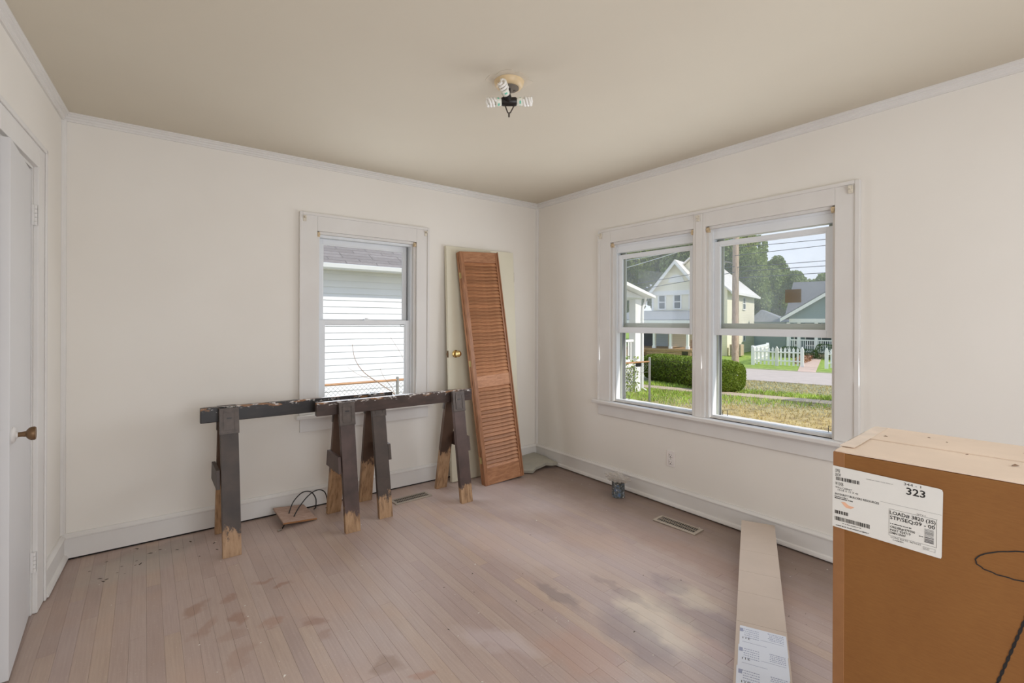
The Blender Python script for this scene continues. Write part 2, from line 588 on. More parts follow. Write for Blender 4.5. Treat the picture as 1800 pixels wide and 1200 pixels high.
M['leaf'] = leafmat('tree_leaves', C(78, 96, 50), C(132, 150, 80), C(192, 200, 122))
M['leaf_yellow'] = leafmat('yellow_green_leaves', C(92, 106, 46), C(148, 160, 76), C(204, 206, 112))
M['leaf_hedge'] = leafmat('hedge_leaves', C(84, 104, 30), C(122, 142, 44), C(164, 176, 66))
M['leaf_dark'] = leafmat('shrub_leaves', C(44, 64, 36), C(66, 92, 48), C(96, 120, 62))


class MB:
    """collects shapes; build() links them as one mesh object"""
    def __init__(self):
        self.v, self.f, self.uv = [], [], {}

    def add(self, vs, fs, mx=None):
        o = len(self.v)
        for p in vs:
            p = Vector(p)
            self.v.append(tuple(mx @ p) if mx is not None else tuple(p))
        for q in fs:
            self.f.append(tuple(i + o for i in q))
        return self

    def box(self, x0, x1, y0, y1, z0, z1, mx=None):
        vs = [(x, y, z) for z in (z0, z1) for y in (y0, y1) for x in (x0, x1)]
        return self.add(vs, [(0, 2, 3, 1), (4, 5, 7, 6), (0, 1, 5, 4), (2, 6, 7, 3), (0, 4, 6, 2), (1, 3, 7, 5)], mx)

    def cbox(self, x0, x1, y0, y1, z0, z1, c, mx=None):
        """box with its eight vertical and top edges cut: an octagonal-section block with a chamfered top"""
        n = len(self.v)
        ring = [(x0 + c, y0), (x1 - c, y0), (x1, y0 + c), (x1, y1 - c), (x1 - c, y1), (x0 + c, y1), (x0, y1 - c), (x0, y0 + c)]
        top = [(x0 + 2 * c, y0 + c), (x1 - 2 * c, y0 + c), (x1 - c, y0 + 2 * c), (x1 - c, y1 - 2 * c), (x1 - 2 * c, y1 - c),
               (x0 + 2 * c, y1 - c), (x0 + c, y1 - 2 * c), (x0 + c, y0 + 2 * c)]
        vs = [(x, y, z0) for x, y in ring] + [(x, y, z1 - c) for x, y in ring] + [(x, y, z1) for x, y in top]
        fs = [tuple(range(7, -1, -1)), tuple(range(16, 24))]
        for k in range(8):
            j = (k + 1) % 8
            fs += [(k, j, 8 + j, 8 + k), (8 + k, 8 + j, 16 + j, 16 + k)]
        return self.add(vs, fs, mx)

    def prism(self, poly, a0, a1, axis='x', mx=None):
        def P(u, w, a):
            return {'x': (a, u, w), 'y': (u, a, w), 'z': (u, w, a)}[axis]
        n = len(poly)
        vs = [P(u, w, a0) for u, w in poly] + [P(u, w, a1) for u, w in poly]
        fs = [tuple(range(n)), tuple(range(2 * n - 1, n - 1, -1))]
        for k in range(n):
            j = (k + 1) % n
            fs.append((k, n + k, n + j, j))
        return self.add(vs, fs, mx)

    def tube(self, pts, r, n=8, mx=None, closed=False):
        pts = [Vector(p) for p in pts]
        rr = r if isinstance(r, (list, tuple)) else [r] * len(pts)
        vs, fs = [], []
        up = Vector((0, 0, 1))
        prev = None
        for i, p in enumerate(pts):
            if closed:
                d = pts[(i + 1) % len(pts)] - pts[i - 1]
            else:
                d = pts[min(i + 1, len(pts) - 1)] - pts[max(i - 1, 0)]
            d.normalize()
            if prev is None:
                s = d.cross(up)
                if s.length < 0.05:
                    s = d.cross(Vector((1, 0, 0)))
            else:
                s = prev - d * prev.dot(d)
                if s.length < 1e-4:
                    s = d.cross(Vector((1, 0, 0)))
            s.normalize()
            prev = s
            w = d.cross(s)
            for k in range(n):
                a = 2 * math.pi * k / n
                vs.append(p + (s * math.cos(a) + w * math.sin(a)) * rr[i])
        m = len(pts)
        for i in range(m if closed else m - 1):
            i2 = (i + 1) % m
            for k in range(n):
                j = (k + 1) % n
                fs.append((i * n + k, i * n + j, i2 * n + j, i2 * n + k))
        if not closed:
            fs.append(tuple(range(n - 1, -1, -1)))
            fs.append(tuple((m - 1) * n + k for k in range(n)))
        return self.add(vs, fs, mx)

    def lathe(self, prof, n=20, mx=None):
        vs, fs = [], []
        for (r, z) in prof:
            for k in range(n):
                a = 2 * math.pi * k / n
                vs.append((r * math.cos(a), r * math.sin(a), z))
        m = len(prof)
        for i in range(m - 1):
            for k in range(n):
                j = (k + 1) % n
                fs.append((i * n + k, i * n + j, (i + 1) * n + j, (i + 1) * n + k))
        fs.append(tuple(range(n - 1, -1, -1)))
        fs.append(tuple((m - 1) * n + k for k in range(n)))
        return self.add(vs, fs, mx)

    def mesh(self, name):
        me = bpy.data.meshes.new(name)
        me.from_pydata(self.v, [], self.f)
        bm = bmesh.new()
        bm.from_mesh(me)
        bmesh.ops.recalc_face_normals(bm, faces=bm.faces)
        bm.to_mesh(me)
        bm.free()
        return me

    def build(self, name, m, parent=None, bevel=0.0, smooth=False):
        me = self.mesh(name)
        if bevel:
            bm = bmesh.new()
            bm.from_mesh(me)
            es = [e for e in bm.edges if len(e.link_faces) == 2 and e.calc_face_angle(0) > 0.6]
            bmesh.ops.bevel(bm, geom=es, offset=bevel, segments=2, affect='EDGES', profile=0.6, clamp_overlap=True)
            bm.to_mesh(me)
            bm.free()
        return link(name, me, m, parent, smooth)


def link(name, me, m, parent=None, smooth=False):
    o = bpy.data.objects.new(name, me)
    COL.objects.link(o)
    mm = M[m] if isinstance(m, str) else m
    if mm and not me.materials:
        me.materials.append(mm)
    if smooth:
        me.shade_smooth()
        try:
            me.set_sharp_from_angle(angle=R(40))
        except Exception:
            pass
    o.parent = parent
    return o


def tag(o, label=None, cat=None, group=None, kind=None):
    if label:
        o['label'] = label
    if cat:
        o['category'] = cat
    if group:
        o['group'] = group
    if kind:
        o['kind'] = kind
    return o


def thing(name, label, cat, loc=(0, 0, 0), rz=0.0, group=None):
    o = bpy.data.objects.new(name, None)
    COL.objects.link(o)
    o.empty_display_size = 0.1
    o.location = loc
    o.rotation_euler = (0, 0, rz)
    return tag(o, label, cat, group)


def struct(o, label):
    return tag(o, label, None, None, 'structure')


def copy_tree(o, parent=None):
    c = o.copy()
    COL.objects.link(c)
    c.parent = parent
    for ch in [x for x in o.children]:
        copy_tree(ch, c)
    return c


def cells(mb, u0, u1, z0, z1, t0, t1, holes, axis, mx=None):
    """wall slab with rectangular holes; axis 'x': slab runs along x, thickness along y; 'y': the other way"""
    us = sorted({u0, u1, *[h[0] for h in holes], *[h[1] for h in holes]})
    zs = sorted({z0, z1, *[h[2] for h in holes], *[h[3] for h in holes]})
    for a, b in zip(us, us[1:]):
        for c_, d in zip(zs, zs[1:]):
            um, zm = (a + b) / 2, (c_ + d) / 2
            if any(h[0] < um < h[1] and h[2] < zm < h[3] for h in holes):
                continue
            if axis == 'x':
                mb.box(a, b, t0, t1, c_, d, mx)
            else:
                mb.box(t0, t1, a, b, c_, d, mx)
    return mb


def text_mesh(body, x, z, width, height, y=-0.0012, bold=False):
    """flat lettering in the local xz plane, fitted to a width and a capital height; returns (verts, faces)"""
    cu = bpy.data.curves.new('lettering', 'FONT')
    cu.body = body
    cu.size = 1.0
    cu.resolution_u = 2
    if bold:
        cu.offset = 0.016
    ob = bpy.data.objects.new('lettering', cu)
    COL.objects.link(ob)
    dg = bpy.context.evaluated_depsgraph_get()
    me = bpy.data.meshes.new_from_object(ob.evaluated_get(dg))
    xs = [v.co.x for v in me.vertices]
    x0, x1 = min(xs), max(xs)
    sx = width / max(1e-6, x1 - x0)
    sz = height / 0.70
    vs = [(x + (v.co.x - x0) * sx, y, z + v.co.y * sz) for v in me.vertices]
    fs = [tuple(p.vertices) for p in me.polygons]
    bpy.data.objects.remove(ob)
    bpy.data.meshes.remove(me)
    return vs, fs


# ------------------------------------------------------------------ the room
XE, YN, HC = 3.01, 3.582, 2.44
YS = -1.1
NWN = math.hypot(1, 0.06)
MW = Matrix(((-0.06 / NWN, -1 / NWN, 0, -0.365), (-1 / NWN, 0.06 / NWN, 0, YN), (0, 0, 1, 0), (0, 0, 0, 1)))
# MW: local x runs from the north corner southwards along the west wall, local y goes out of the room

# floor: dark underlay plus one object for every hardwood strip
fl = MB().box(-0.95, XE + 0.16, -4.6, YN + 0.16, -0.16, -0.012).build('floor', 'underlay')
struct(fl, 'dusty brown hardwood strip floor of the empty room')
PW = 0.057
LENS = (0.62, 0.78, 0.95, 1.15, 1.4, 1.7)
pl_mesh = {}
for L_ in LENS + (0.4, 0.3, 0.2):
    pl_mesh[L_] = MB().cbox(0.00015, PW - 0.00015, 0.0002, L_ - 0.0002, -0.012, 0.0, 0.0004).mesh('plank')
rnd = random.Random(3)
x = -0.62
while x < XE:
    y = YS - 0.05 - rnd.random() * 0.8
    while y < YN - 0.001:
        L_ = rnd.choice(LENS)
        if y + L_ > YN - 0.15:      # the last strip runs under the wall
            L_ = min(pl_mesh, key=lambda q: abs(q - (YN + 0.05 - y)))
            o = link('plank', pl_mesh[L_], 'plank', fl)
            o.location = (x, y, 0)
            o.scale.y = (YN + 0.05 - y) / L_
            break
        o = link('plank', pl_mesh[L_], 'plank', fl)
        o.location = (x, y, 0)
        y += L_
    x += PW
# plain boards of the added room behind the camera
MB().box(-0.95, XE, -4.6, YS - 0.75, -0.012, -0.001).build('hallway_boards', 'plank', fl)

ce = MB().box(-0.95, XE + 0.16, YS - 0.12, YN + 0.16, HC, HC + 0.2).build('ceiling', 'ceiling')
struct(ce, 'plain beige painted ceiling')

struct(MB().box(-1.6, XE + 0.47, -5.3, YN + 0.58, HC + 0.205, HC + 0.32).build('roof', 'house_shell'), 'flat underside of the house roof with its eaves')

# window openings
NX0, NX1, NZ0, NZ1 = 0.967, 1.733, 0.655, 1.948
EA0, EA1, EB0, EB1, EZ0, EZ1 = 1.900, 2.645, 1.045, 1.810, 0.672, 1.952
wn_ = cells(MB(), -0.8, XE + 0.16, -0.16, HC, YN, YN + 0.16, [(NX0, NX1, NZ0, NZ1)], 'x').build('wall_north', 'wall')
struct(wn_, 'off-white painted wall with the single window')
we_ = cells(MB(), YS - 0.12, YN, -0.16, HC, XE, XE + 0.16, [(EA0, EA1, EZ0, EZ1), (EB0, EB1, EZ0, EZ1)], 'y').build('wall_east', 'wall')
struct(we_, 'off-white painted wall with the double window')
DS0, DS1, DZ = 0.583, 1.110, 1.99          # closet opening along the west wall
mb = cells(MB(), 0, 4.9, -0.16, HC, 0.0, 0.1, [(DS0, DS1, -0.2, DZ)], 'x', MW)
mb.box(0, 4.9, 0.1, 0.16, -0.16, HC, MW)
ww_ = mb.build('wall_west', 'wall')
struct(ww_, 'off-white painted wall with the closet door')
ws_ = cells(MB(), -0.95, XE + 0.16, -0.16, HC, YS - 0.12, YS, [(-0.1, 2.3, -0.2, 2.1)], 'x').build('wall_south', 'wall')  # opening invented to let the fill lamp in
struct(ws_, 'off-white wall with a wide invented opening for the fill lamp')
# shell of the room added behind the opening
hw = MB()
hw.box(-0.95, -0.83, -4.6, YS - 0.12, -0.16, HC).box(XE, XE + 0.16, -4.6, YS - 0.12, -0.16, HC)
hw.box(-0.95, XE + 0.16, -4.76, -4.6, -0.16, HC)
struct(hw.build('wall_adjoining', 'wall'), 'plain walls of the added room behind the opening')
struct(MB().box(-0.95, XE + 0.16, -4.76, YS - 0.12, HC, HC + 0.2).build('ceiling_adjoining', 'ceiling'), 'ceiling of the added room behind the opening')


# baseboards: board, cap and shoe
def baseboard(name, u0, u1, axis, label, shoe):
    def run(prof, nm, parent, mat='trim'):
        m_ = MB()
        if axis == 'N':
            m_.prism([(YN - a, z) for a, z in prof], u0, u1, 'x')
        elif axis == 'E':
            m_.prism([(XE - a, z) for a, z in prof], u0, u1, 'y')
        else:
            m_.prism([(-a, z) for a, z in prof], u0, u1, 'x', MW)
        return m_.build(nm, mat, parent)
    b = run([(0, 0.010), (0.017, 0.010), (0.017, 0.116), (0, 0.116)], name, None)
    struct(b, label)
    run([(0, 0.116), (0.017, 0.116), (0.022, 0.119), (0.022, 0.126), (0.017, 0.131), (0.011, 0.137), (0.009, 0.143), (0, 0.143)], 'cap_moulding', b)
    if shoe:
        run([(0.017, 0.008), (0.033, 0.008), (0.033, 0.016), (0.029, 0.027), (0.017, 0.032)], 'shoe_moulding', b)
    run([(0, 0.0005), (0.012, 0.0005), (0.012, 0.010), (0, 0.010)], 'shadow_gap', b, 'dark_gap')  # dark strip painting the shade under the board
    return b


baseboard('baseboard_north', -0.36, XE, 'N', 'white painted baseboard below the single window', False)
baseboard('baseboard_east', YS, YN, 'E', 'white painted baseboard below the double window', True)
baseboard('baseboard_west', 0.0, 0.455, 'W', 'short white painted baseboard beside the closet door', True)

CR = [(0, HC), (0.032, HC), (0.032, HC - 0.007), (0.025, HC - 0.011), (0.025, HC - 0.018), (0.016, HC - 0.023), (0.015, HC - 0.030), (0.009, HC - 0.035), (0.008, HC - 0.045), (0, HC - 0.045)]
struct(MB().prism([(YN - a, z) for a, z in CR], -0.36, XE, 'x').build('trim_1', 'trim'), 'thin crown moulding above the single window')
struct(MB().prism([(XE - a, z) for a, z in CR], YS, YN, 'y').build('trim_2', 'trim'), 'thin crown moulding above the double window')
struct(MB().prism([(-a, z) for a, z in CR], 0, 4.7, 'x', MW).build('trim_3', 'trim'), 'thin crown moulding above the closet door')
struct(MB().prism([(-0.366, YN), (-0.345, YN), (-0.347, YN - 0.012), (-0.355, YN - 0.02), (-0.366, YN - 0.022)], 0.143, HC - 0.045, 'z').build('trim_4', 'trim'),
       'vertical corner strip beside the closet wall')
struct(MB().prism([(XE, YN), (XE - 0.02, YN), (XE - 0.018, YN - 0.011), (XE - 0.011, YN - 0.018), (XE, YN - 0.02)], 0.143, HC - 0.045, 'z').build('trim_5', 'trim'),
       'vertical corner strip behind the leaning doors')

# ------------------------------------------------------------------ closet door in the west wall
d1 = bpy.data.objects.new('door_1', None)
COL.objects.link(d1)
struct(d1, 'white painted closet door standing slightly ajar in its casing')
d1.matrix_world = MW
cs = MB()
cs.box(DS0 - 0.125, DS0 + 0.0, -0.018, 0.0, 0.003, DZ + 0.105)
cs.build('casing_side', 'trim', d1, bevel=0.003)
MB().box(DS0 - 0.13, DS0 - 0.107, -0.026, -0.018, 0.003, DZ + 0.11).build('casing_bead', 'trim', d1, bevel=0.003)
MB().box(DS1, DS1 + 0.12, -0.014, 0.0, 0.003, DZ + 0.105).build('casing_side', 'trim', d1, bevel=0.003)
MB().box(DS0, DS1, -0.018, 0.0, DZ, DZ + 0.105).build('casing_head', 'trim', d1, bevel=0.003)
MB().box(DS0 - 0.13, DS1 + 0.12, -0.026, -0.018, DZ + 0.092, DZ + 0.112).build('casing_bead', 'trim', d1, bevel=0.003)
MB().box(DS0, DS0 + 0.012, 0.0, 0.099, 0.003, DZ).box(DS1 - 0.012, DS1, 0.0, 0.099, 0.003, DZ).box(DS0 + 0.012, DS1 - 0.012, 0, 0.099, DZ - 0.012, DZ).build('jamb', 'trim', d1)
leaf = MB().box(0.0, 0.505, 0.0, 0.034, 0.012, DZ - 0.024).build('door_leaf', 'door_white', d1, bevel=0.002)
leaf.matrix_local = Matrix.Translation((DS0 + 0.016, 0.004, 0)) @ Matrix.Rotation(R(-5.2), 4, 'Z')
kx, kz = 0.455, 0.885
MB().lathe([(0.030, 0.0), (0.030, 0.004), (0.024, 0.009), (0.013, 0.011), (0.011, 0.016)], 24,
           Matrix.Translation((kx, 0, kz)) @ Matrix.Rotation(R(90), 4, 'X')).build('rosette', 'trim', leaf, smooth=True)
MB().lathe([(0.009, 0.0155), (0.009, 0.026), (0.0105, 0.034), (0.0105, 0.036), (0.016, 0.040), (0.022, 0.045), (0.025, 0.052), (0.025, 0.060), (0.0225, 0.0635), (0.001, 0.0645)], 24,
           Matrix.Translation((kx, 0, kz)) @ Matrix.Rotation(R(90), 4, 'X')).build('knob', 'old_brass', leaf, smooth=True)
MB().box(0.5045, 0.5065, 0.008, 0.026, kz - 0.028, kz + 0.028).build('latch_plate', 'door_white', leaf)
for hz in (0.235, 1.775):
    hb = MB()
    for k in range(5):
        hb.lathe([(0.0055, 0), (0.0055, 0.0165)], 10, Matrix.Translation((DS0 + 0.007, -0.009, hz - 0.045 + k * 0.018)))
    hb.box(DS0 - 0.012, DS0 + 0.004, -0.0195, -0.0165, hz - 0.045, hz + 0.045)
    hb.box(DS0 + 0.004, DS0 + 0.016, -0.006, 0.003, hz - 0.045, hz + 0.045)
    hb.build('hinge', 'trim', d1)

# ------------------------------------------------------------------ window in the north wall
w1 = bpy.data.objects.new('window_1', None)
COL.objects.link(w1)
struct(w1, 'white double-hung window behind the sawhorses')


def frame4(mb, x0, x1, z0, z1, w, y0, y1):
    mb.box(x0, x0 + w, y0, y1, z0, z1).box(x1 - w, x1, y0, y1, z0, z1)
    return mb.box(x0 + w, x1 - w, y0, y1, z0, z0 + w).box(x0 + w, x1 - w, y0, y1, z1 - w, z1)


MB().box(0.855, NX0, YN - 0.02, YN, NZ0, 2.062).build('casing_side', 'trim', w1, bevel=0.003)
MB().box(NX1, 1.840, YN - 0.02, YN, NZ0, 2.062).build('casing_side', 'trim', w1, bevel=0.003)
MB().box(NX0, NX1, YN - 0.02, YN, NZ1, 2.062).build('casing_head', 'trim', w1, bevel=0.003)
MB().box(0.848, 0.868, YN - 0.028, YN, NZ0, 2.072).build('backband', 'trim', w1, bevel=0.003)
MB().box(1.826, 1.846, YN - 0.028, YN, NZ0, 2.072).build('backband', 'trim', w1, bevel=0.003)
MB().box(0.868, 1.826, YN - 0.028, YN, 2.053, 2.072).build('backband', 'trim', w1, bevel=0.003)
MB().box(0.825, 1.868, YN - 0.055, YN + 0.03, NZ0 - 0.026, NZ0).build('stool', 'trim', w1, bevel=0.006)
MB().box(0.855, 1.84, YN - 0.018, YN, 0.535, NZ0 - 0.026).build('apron', 'trim', w1, bevel=0.003)
MB().box(NX0, NX0 + 0.018, YN, YN + 0.15, NZ0, NZ1).build('jamb', 'trim', w1)
MB().box(NX1 - 0.018, NX1, YN, YN + 0.15, NZ0, NZ1).build('jamb', 'trim', w1)
MB().box(NX0, NX1, YN, YN + 0.15, NZ1 - 0.018, NZ1).build('head_jamb', 'trim', w1)
MB().box(NX0, NX1, YN + 0.03, YN + 0.17, NZ0 - 0.02, NZ0 + 0.012).build('sill', 'trim', w1)
# vinyl frame with tracks
fr = MB()
for s, e in ((NX0 + 0.018, NX0 + 0.030), (NX1 - 0.030, NX1 - 0.018)):
    fr.box(s, e, YN + 0.03, YN + 0.145, NZ0 + 0.012, NZ1 - 0.018)
fr.box(NX0 + 0.030, NX1 - 0.030, YN + 0.03, YN + 0.145, NZ1 - 0.036, NZ1 - 0.018)
fr.build('vinyl_frame', 'vinyl', w1)
for s, e in ((NX0 + 0.030, NX0 + 0.040), (NX1 - 0.040, NX1 - 0.030)):
    MB().box(s, e, YN + 0.076, YN + 0.084, NZ0 + 0.012, NZ1 - 0.036).build('track_rib', 'vinyl_grey', w1)


def sash(parent, x0, x1, z0, z1, y0, y1, st, top, bot, gl, vinyl, mx=None, name='sash'):
    m_ = MB()
    m_.box(x0, x0 + st, y0, y1, z0, z1, mx).box(x1 - st, x1, y0, y1, z0, z1, mx)
    m_.box(x0 + st, x1 - st, y0, y1, z0, z0 + bot, mx).box(x0 + st, x1 - st, y0, y1, z1 - top, z1, mx)
    s_ = m_.build(name, vinyl, parent, bevel=0.002)
    ym = (y0 + y1) / 2
    MB().box(x0 + st, x1 - st, ym - 0.002, ym + 0.002, z0 + bot, z1 - top, mx).build('pane', gl, s_)
    b = MB()   # glazing bead
    w = 0.007
    b.box(x0 + st, x0 + st + w, ym - 0.012, ym - 0.003, z0 + bot, z1 - top, mx).box(x1 - st - w, x1 - st, ym - 0.012, ym - 0.003, z0 + bot, z1 - top, mx)
    b.box(x0 + st + w, x1 - st - w, ym - 0.012, ym - 0.003, z0 + bot, z0 + bot + w, mx).box(x0 + st + w, x1 - st - w, ym - 0.012, ym - 0.003, z1 - top - w, z1 - top, mx)
    b.build('glazing_bead', vinyl, s_)
    return s_


sx0, sx1 = NX0 + 0.030, NX1 - 0.030
lo = sash(w1, sx0, sx1, NZ0 + 0.012, 1.318, YN + 0.042, YN + 0.074, 0.036, 0.032, 0.055, 'glass', 'vinyl')
up = sash(w1, sx0, sx1, 1.285, NZ1 - 0.036, YN + 0.088, YN + 0.120, 0.036, 0.036, 0.034, 'glass', 'vinyl')
MB().box(1.33, 1.385, YN + 0.046, YN + 0.070, 1.318, 1.328).lathe([(0.012, 0), (0.012, 0.006)], 12, Matrix.Translation((1.352, YN + 0.058, 1.328))).build('sash_lock', 'vinyl', lo)
MB().tube([(1.655, YN + 0.040, 1.285), (1.625, YN + 0.040, 1.285), (1.625, YN + 0.040, 1.268), (1.655, YN + 0.040, 1.268)], 0.0016, 6).build('tilt_latch', 'vinyl_grey', lo)
for bx in (0.978, 1.722):
    sgn = 1 if bx < 1.3 else -1
    MB().box(bx - 0.009, bx + 0.009, YN - 0.012, YN + 0.010, NZ1 - 0.038, NZ1 - 0.006).lathe([(0.009, 0), (0.009, 0.005)], 12, Matrix.Translation((bx, YN - 0.012, NZ1 - 0.024)) @ Matrix.Rotation(R(90), 4, 'X')).build('shade_bracket', 'bracket_tan', w1)
for bx, bz in ((0.882, 2.030), (1.812, 2.028)):
    MB().box(bx - 0.011, bx + 0.011, YN - 0.025, YN - 0.02, bz - 0.024, bz + 0.018).box(bx - 0.005, bx + 0.005, YN - 0.05, YN - 0.025, bz - 0.004, bz + 0.010).build('rod_bracket', 'paint_lump', w1, bevel=0.002)

# ------------------------------------------------------------------ double window in the east wall
w2 = bpy.data.objects.new('window_2', None)
COL.objects.link(w2)
struct(w2, 'white double window with both lower sashes raised')
# local helper frame: x along the wall (world -y), y outwards (world +x)
ME = Matrix(((0, 1, 0, XE), (-1, 0, 0, 0), (0, 0, 1, 0), (0, 0, 0, 1)))


def eb(a, b, t0, t1, z0, z1, m_=None):
    """box in the east wall: world y from a to b, t = depth outwards from the wall face"""
    m_ = m_ or MB()
    return m_.box(XE + t0, XE + t1, a, b, z0, z1)


eb(EA1, 2.764, -0.02, 0, EZ0, 2.055).build('casing_side', 'trim', w2, bevel=0.003)
eb(0.940, EB0, -0.02, 0, EZ0, 2.055).build('casing_side', 'trim', w2, bevel=0.003)
eb(EB1, EA0, -0.02, 0, EZ0, 2.055).build('mullion_casing', 'trim', w2, bevel=0.003)
eb(EB1 + 0.022, EA0 - 0.022, -0.026, -0.02, EZ0, 2.045).build('mullion_strip', 'trim', w2, bevel=0.003)
eb(EA0, EA1, -0.02, 0, EZ1, 2.055).build('casing_head', 'trim', w2, bevel=0.003)
eb(EB0, EB1, -0.02, 0, EZ1, 2.055).build('casing_head', 'trim', w2, bevel=0.003)
eb(2.752, 2.772, -0.028, 0, EZ0, 2.066).build('backband', 'trim', w2, bevel=0.003)
eb(0.928, 0.950, -0.028, 0, EZ0, 2.066).build('backband', 'trim', w2, bevel=0.003)
eb(0.950, 2.752, -0.028, 0, 2.046, 2.066).build('backband', 'trim', w2, bevel=0.003)
eb(0.890, 2.810, -0.058, 0.03, EZ0 - 0.026, EZ0).build('stool', 'trim', w2, bevel=0.006)
eb(0.925, 2.770, -0.018, 0, 0.552, EZ0 - 0.030).build('apron', 'trim', w2, bevel=0.003)
eb(0.925, 2.770, -0.024, 0, EZ0 - 0.044, EZ0 - 0.026).build('stool_cove', 'trim', w2, bevel=0.003)
WIN = []
for (a, b) in ((EA0, EA1), (EB0, EB1)):
    eb(a, a + 0.016, 0, 0.15, EZ0, EZ1).build('jamb', 'trim', w2)
    eb(b - 0.016, b, 0, 0.15, EZ0, EZ1).build('jamb', 'trim', w2)
    eb(a, b, 0, 0.15, EZ1 - 0.016, EZ1).build('head_jamb', 'trim', w2)
    eb(a, b, 0.03, 0.17, EZ0 - 0.02, EZ0 + 0.008).build('sill', 'trim', w2)
    m_ = MB()
    eb(a + 0.016, a + 0.028, 0.03, 0.078, EZ0 + 0.008, EZ1 - 0.016, m_)
    eb(b - 0.028, b - 0.016, 0.03, 0.078, EZ0 + 0.008, EZ1 - 0.016, m_)
    for q in (a + 0.016, b - 0.028):
        eb(q, q + 0.012, 0.078, 0.145, EZ0 + 0.008, EZ1 - 0.016).build('screen_track', 'vinyl_grey', w2)
    eb(a + 0.028, b - 0.028, 0.03, 0.145, EZ1 - 0.030, EZ1 - 0.016, m_)
    eb(a + 0.028, b - 0.028, 0.036, 0.088, 1.869, EZ1 - 0.030, m_)
    eb(a + 0.028, b - 0.028, 0.03, 0.060, EZ0 + 0.008, EZ0 + 0.020, m_)
    m_.build('vinyl_frame', 'vinyl', w2)
    for q in (a + 0.028, b - 0.036):
        eb(q, q + 0.008, 0.080, 0.088, EZ0 + 0.008, 1.26).build('track_rib', 'sash_olive', w2)
        eb(q, q + 0.008, 0.122, 0.130, EZ0 + 0.008, EZ1 - 0.03).build('track_rib', 'vinyl_grey', w2)
    # raised inner sash and outer upper sash
    lo = sash(w2, -(b - 0.028), -(a + 0.028), 1.226, 1.852, 0.046, 0.076, 0.034, 0.028, 0.038, 'glass_dusty', 'vinyl', ME)
    up = sash(w2, -(b - 0.030), -(a + 0.030), 1.262, EZ1 - 0.034, 0.090, 0.118, 0.030, 0.010, 0.036, 'glass_dusty', 'sash_olive', ME)
    tb = MB()
    for q in (a + 0.045, b - 0.08):
        yy = [(XE + 0.125, q, EZ0 + 0.010), (XE + 0.125, q, EZ0 + 0.045), (XE + 0.125, q + 0.033, EZ0 + 0.045), (XE + 0.125, q + 0.033, EZ0 + 0.010)]
        MB().tube(yy, 0.0022, 6).build('screen_tab', 'black', w2)
    for q, sg in ((a + 0.012, 1), (b - 0.012, -1)):
        MB().box(XE - 0.012, XE + 0.010, q - 0.009, q + 0.009, EZ1 - 0.038, EZ1 - 0.006).lathe([(0.009, 0), (0.009, 0.005)], 12, Matrix.Translation((XE - 0.012, q, EZ1 - 0.024)) @ Matrix.Rotation(R(-90), 4, 'Y')).build('shade_bracket', 'bracket_tan', w2)
    WIN.append((lo, up))
eb(1.262, 1.352, 0.1005, 0.1035, 1.432, 1.512).build('sticker', 'sticker', WIN[1][1])
for by, bz in ((2.742, 2.020), (1.858, 2.018), (0.968, 2.022)):
    MB().box(XE - 0.033, XE - 0.02, by - 0.011, by + 0.011, bz - 0.024, bz + 0.018).box(XE - 0.056, XE - 0.033, by - 0.005, by + 0.005, bz - 0.004, bz + 0.010).build('rod_bracket', 'paint_lump', w2, bevel=0.002)

# ------------------------------------------------------------------ ceiling light with three spiral bulbs
FX, FY = 1.362, 1.83
cl = thing('ceiling_light', 'bare ceiling fixture with three spiral bulbs and a yellowed round canopy', 'ceiling light', (FX, FY, HC))
rg = random.Random(4)
ring = [(math.cos(k * math.pi / 18) * q, math.sin(k * math.pi / 18) * q) for k, q in ((k, 0.098 + rg.uniform(-0.014, 0.016)) for k in range(36))]
MB().prism(ring, -0.0012, -0.0001, 'z').build('plaster_ring', 'plaster_ring', cl)
MB().lathe([(0.001, -0.030), (0.052, -0.030), (0.060, -0.027), (0.067, -0.016), (0.070, -0.0013)], 32).build('canopy', 'canopy', cl, smooth=True)
MB().lathe([(0.046, -0.034), (0.046, -0.0302)], 28).box(0.028, 0.036, -0.006, 0.006, -0.037, -0.034).build('backplate', 'canopy_plate', cl)
VR = Vector((math.cos(R(37.1)), -math.sin(R(37.1)), 0))        # to the side
VF = Vector((math.sin(R(37.1)), math.cos(R(37.1)), 0))         # away from the middle of the room
ctr = Vector((0, 0, -0.100)) - VF * 0.012
MB().tube([(0, 0, -0.033), tuple(Vector((0, 0, -0.07)) - VF * 0.004), tuple(ctr)], 0.0065, 10).build('stem', 'black', cl)
so = MB()
so.tube([tuple(ctr - VR * 0.036), tuple(ctr - VR * 0.030), tuple(ctr + VR * 0.030), tuple(ctr + VR * 0.036)], [0.017, 0.020, 0.020, 0.017], 16)
bd = (-VF * 0.55 - VR * 0.25 + Vector((0, 0, 0.42))).normalized()
so.tube([tuple(ctr), tuple(ctr + bd * 0.034)], 0.0185, 16)
so.build('socket_cluster', 'black', cl, smooth=True)
yk = ctr + Vector((0, 0, -0.060))
MB().tube([tuple(ctr - VR * 0.020 + Vector((0, 0, -0.014))), tuple(yk - VR * 0.006 + Vector((0, 0, 0.008))), tuple(yk + VR * 0.006 + Vector((0, 0, 0.008))), tuple(ctr + VR * 0.026 + Vector((0, 0, -0.014)))], 0.0032, 8).lathe([(0.004, -0.012), (0.004, 0.006)], 10, Matrix.Translation(yk)).build('hanger_yoke', 'steel_dark', cl)


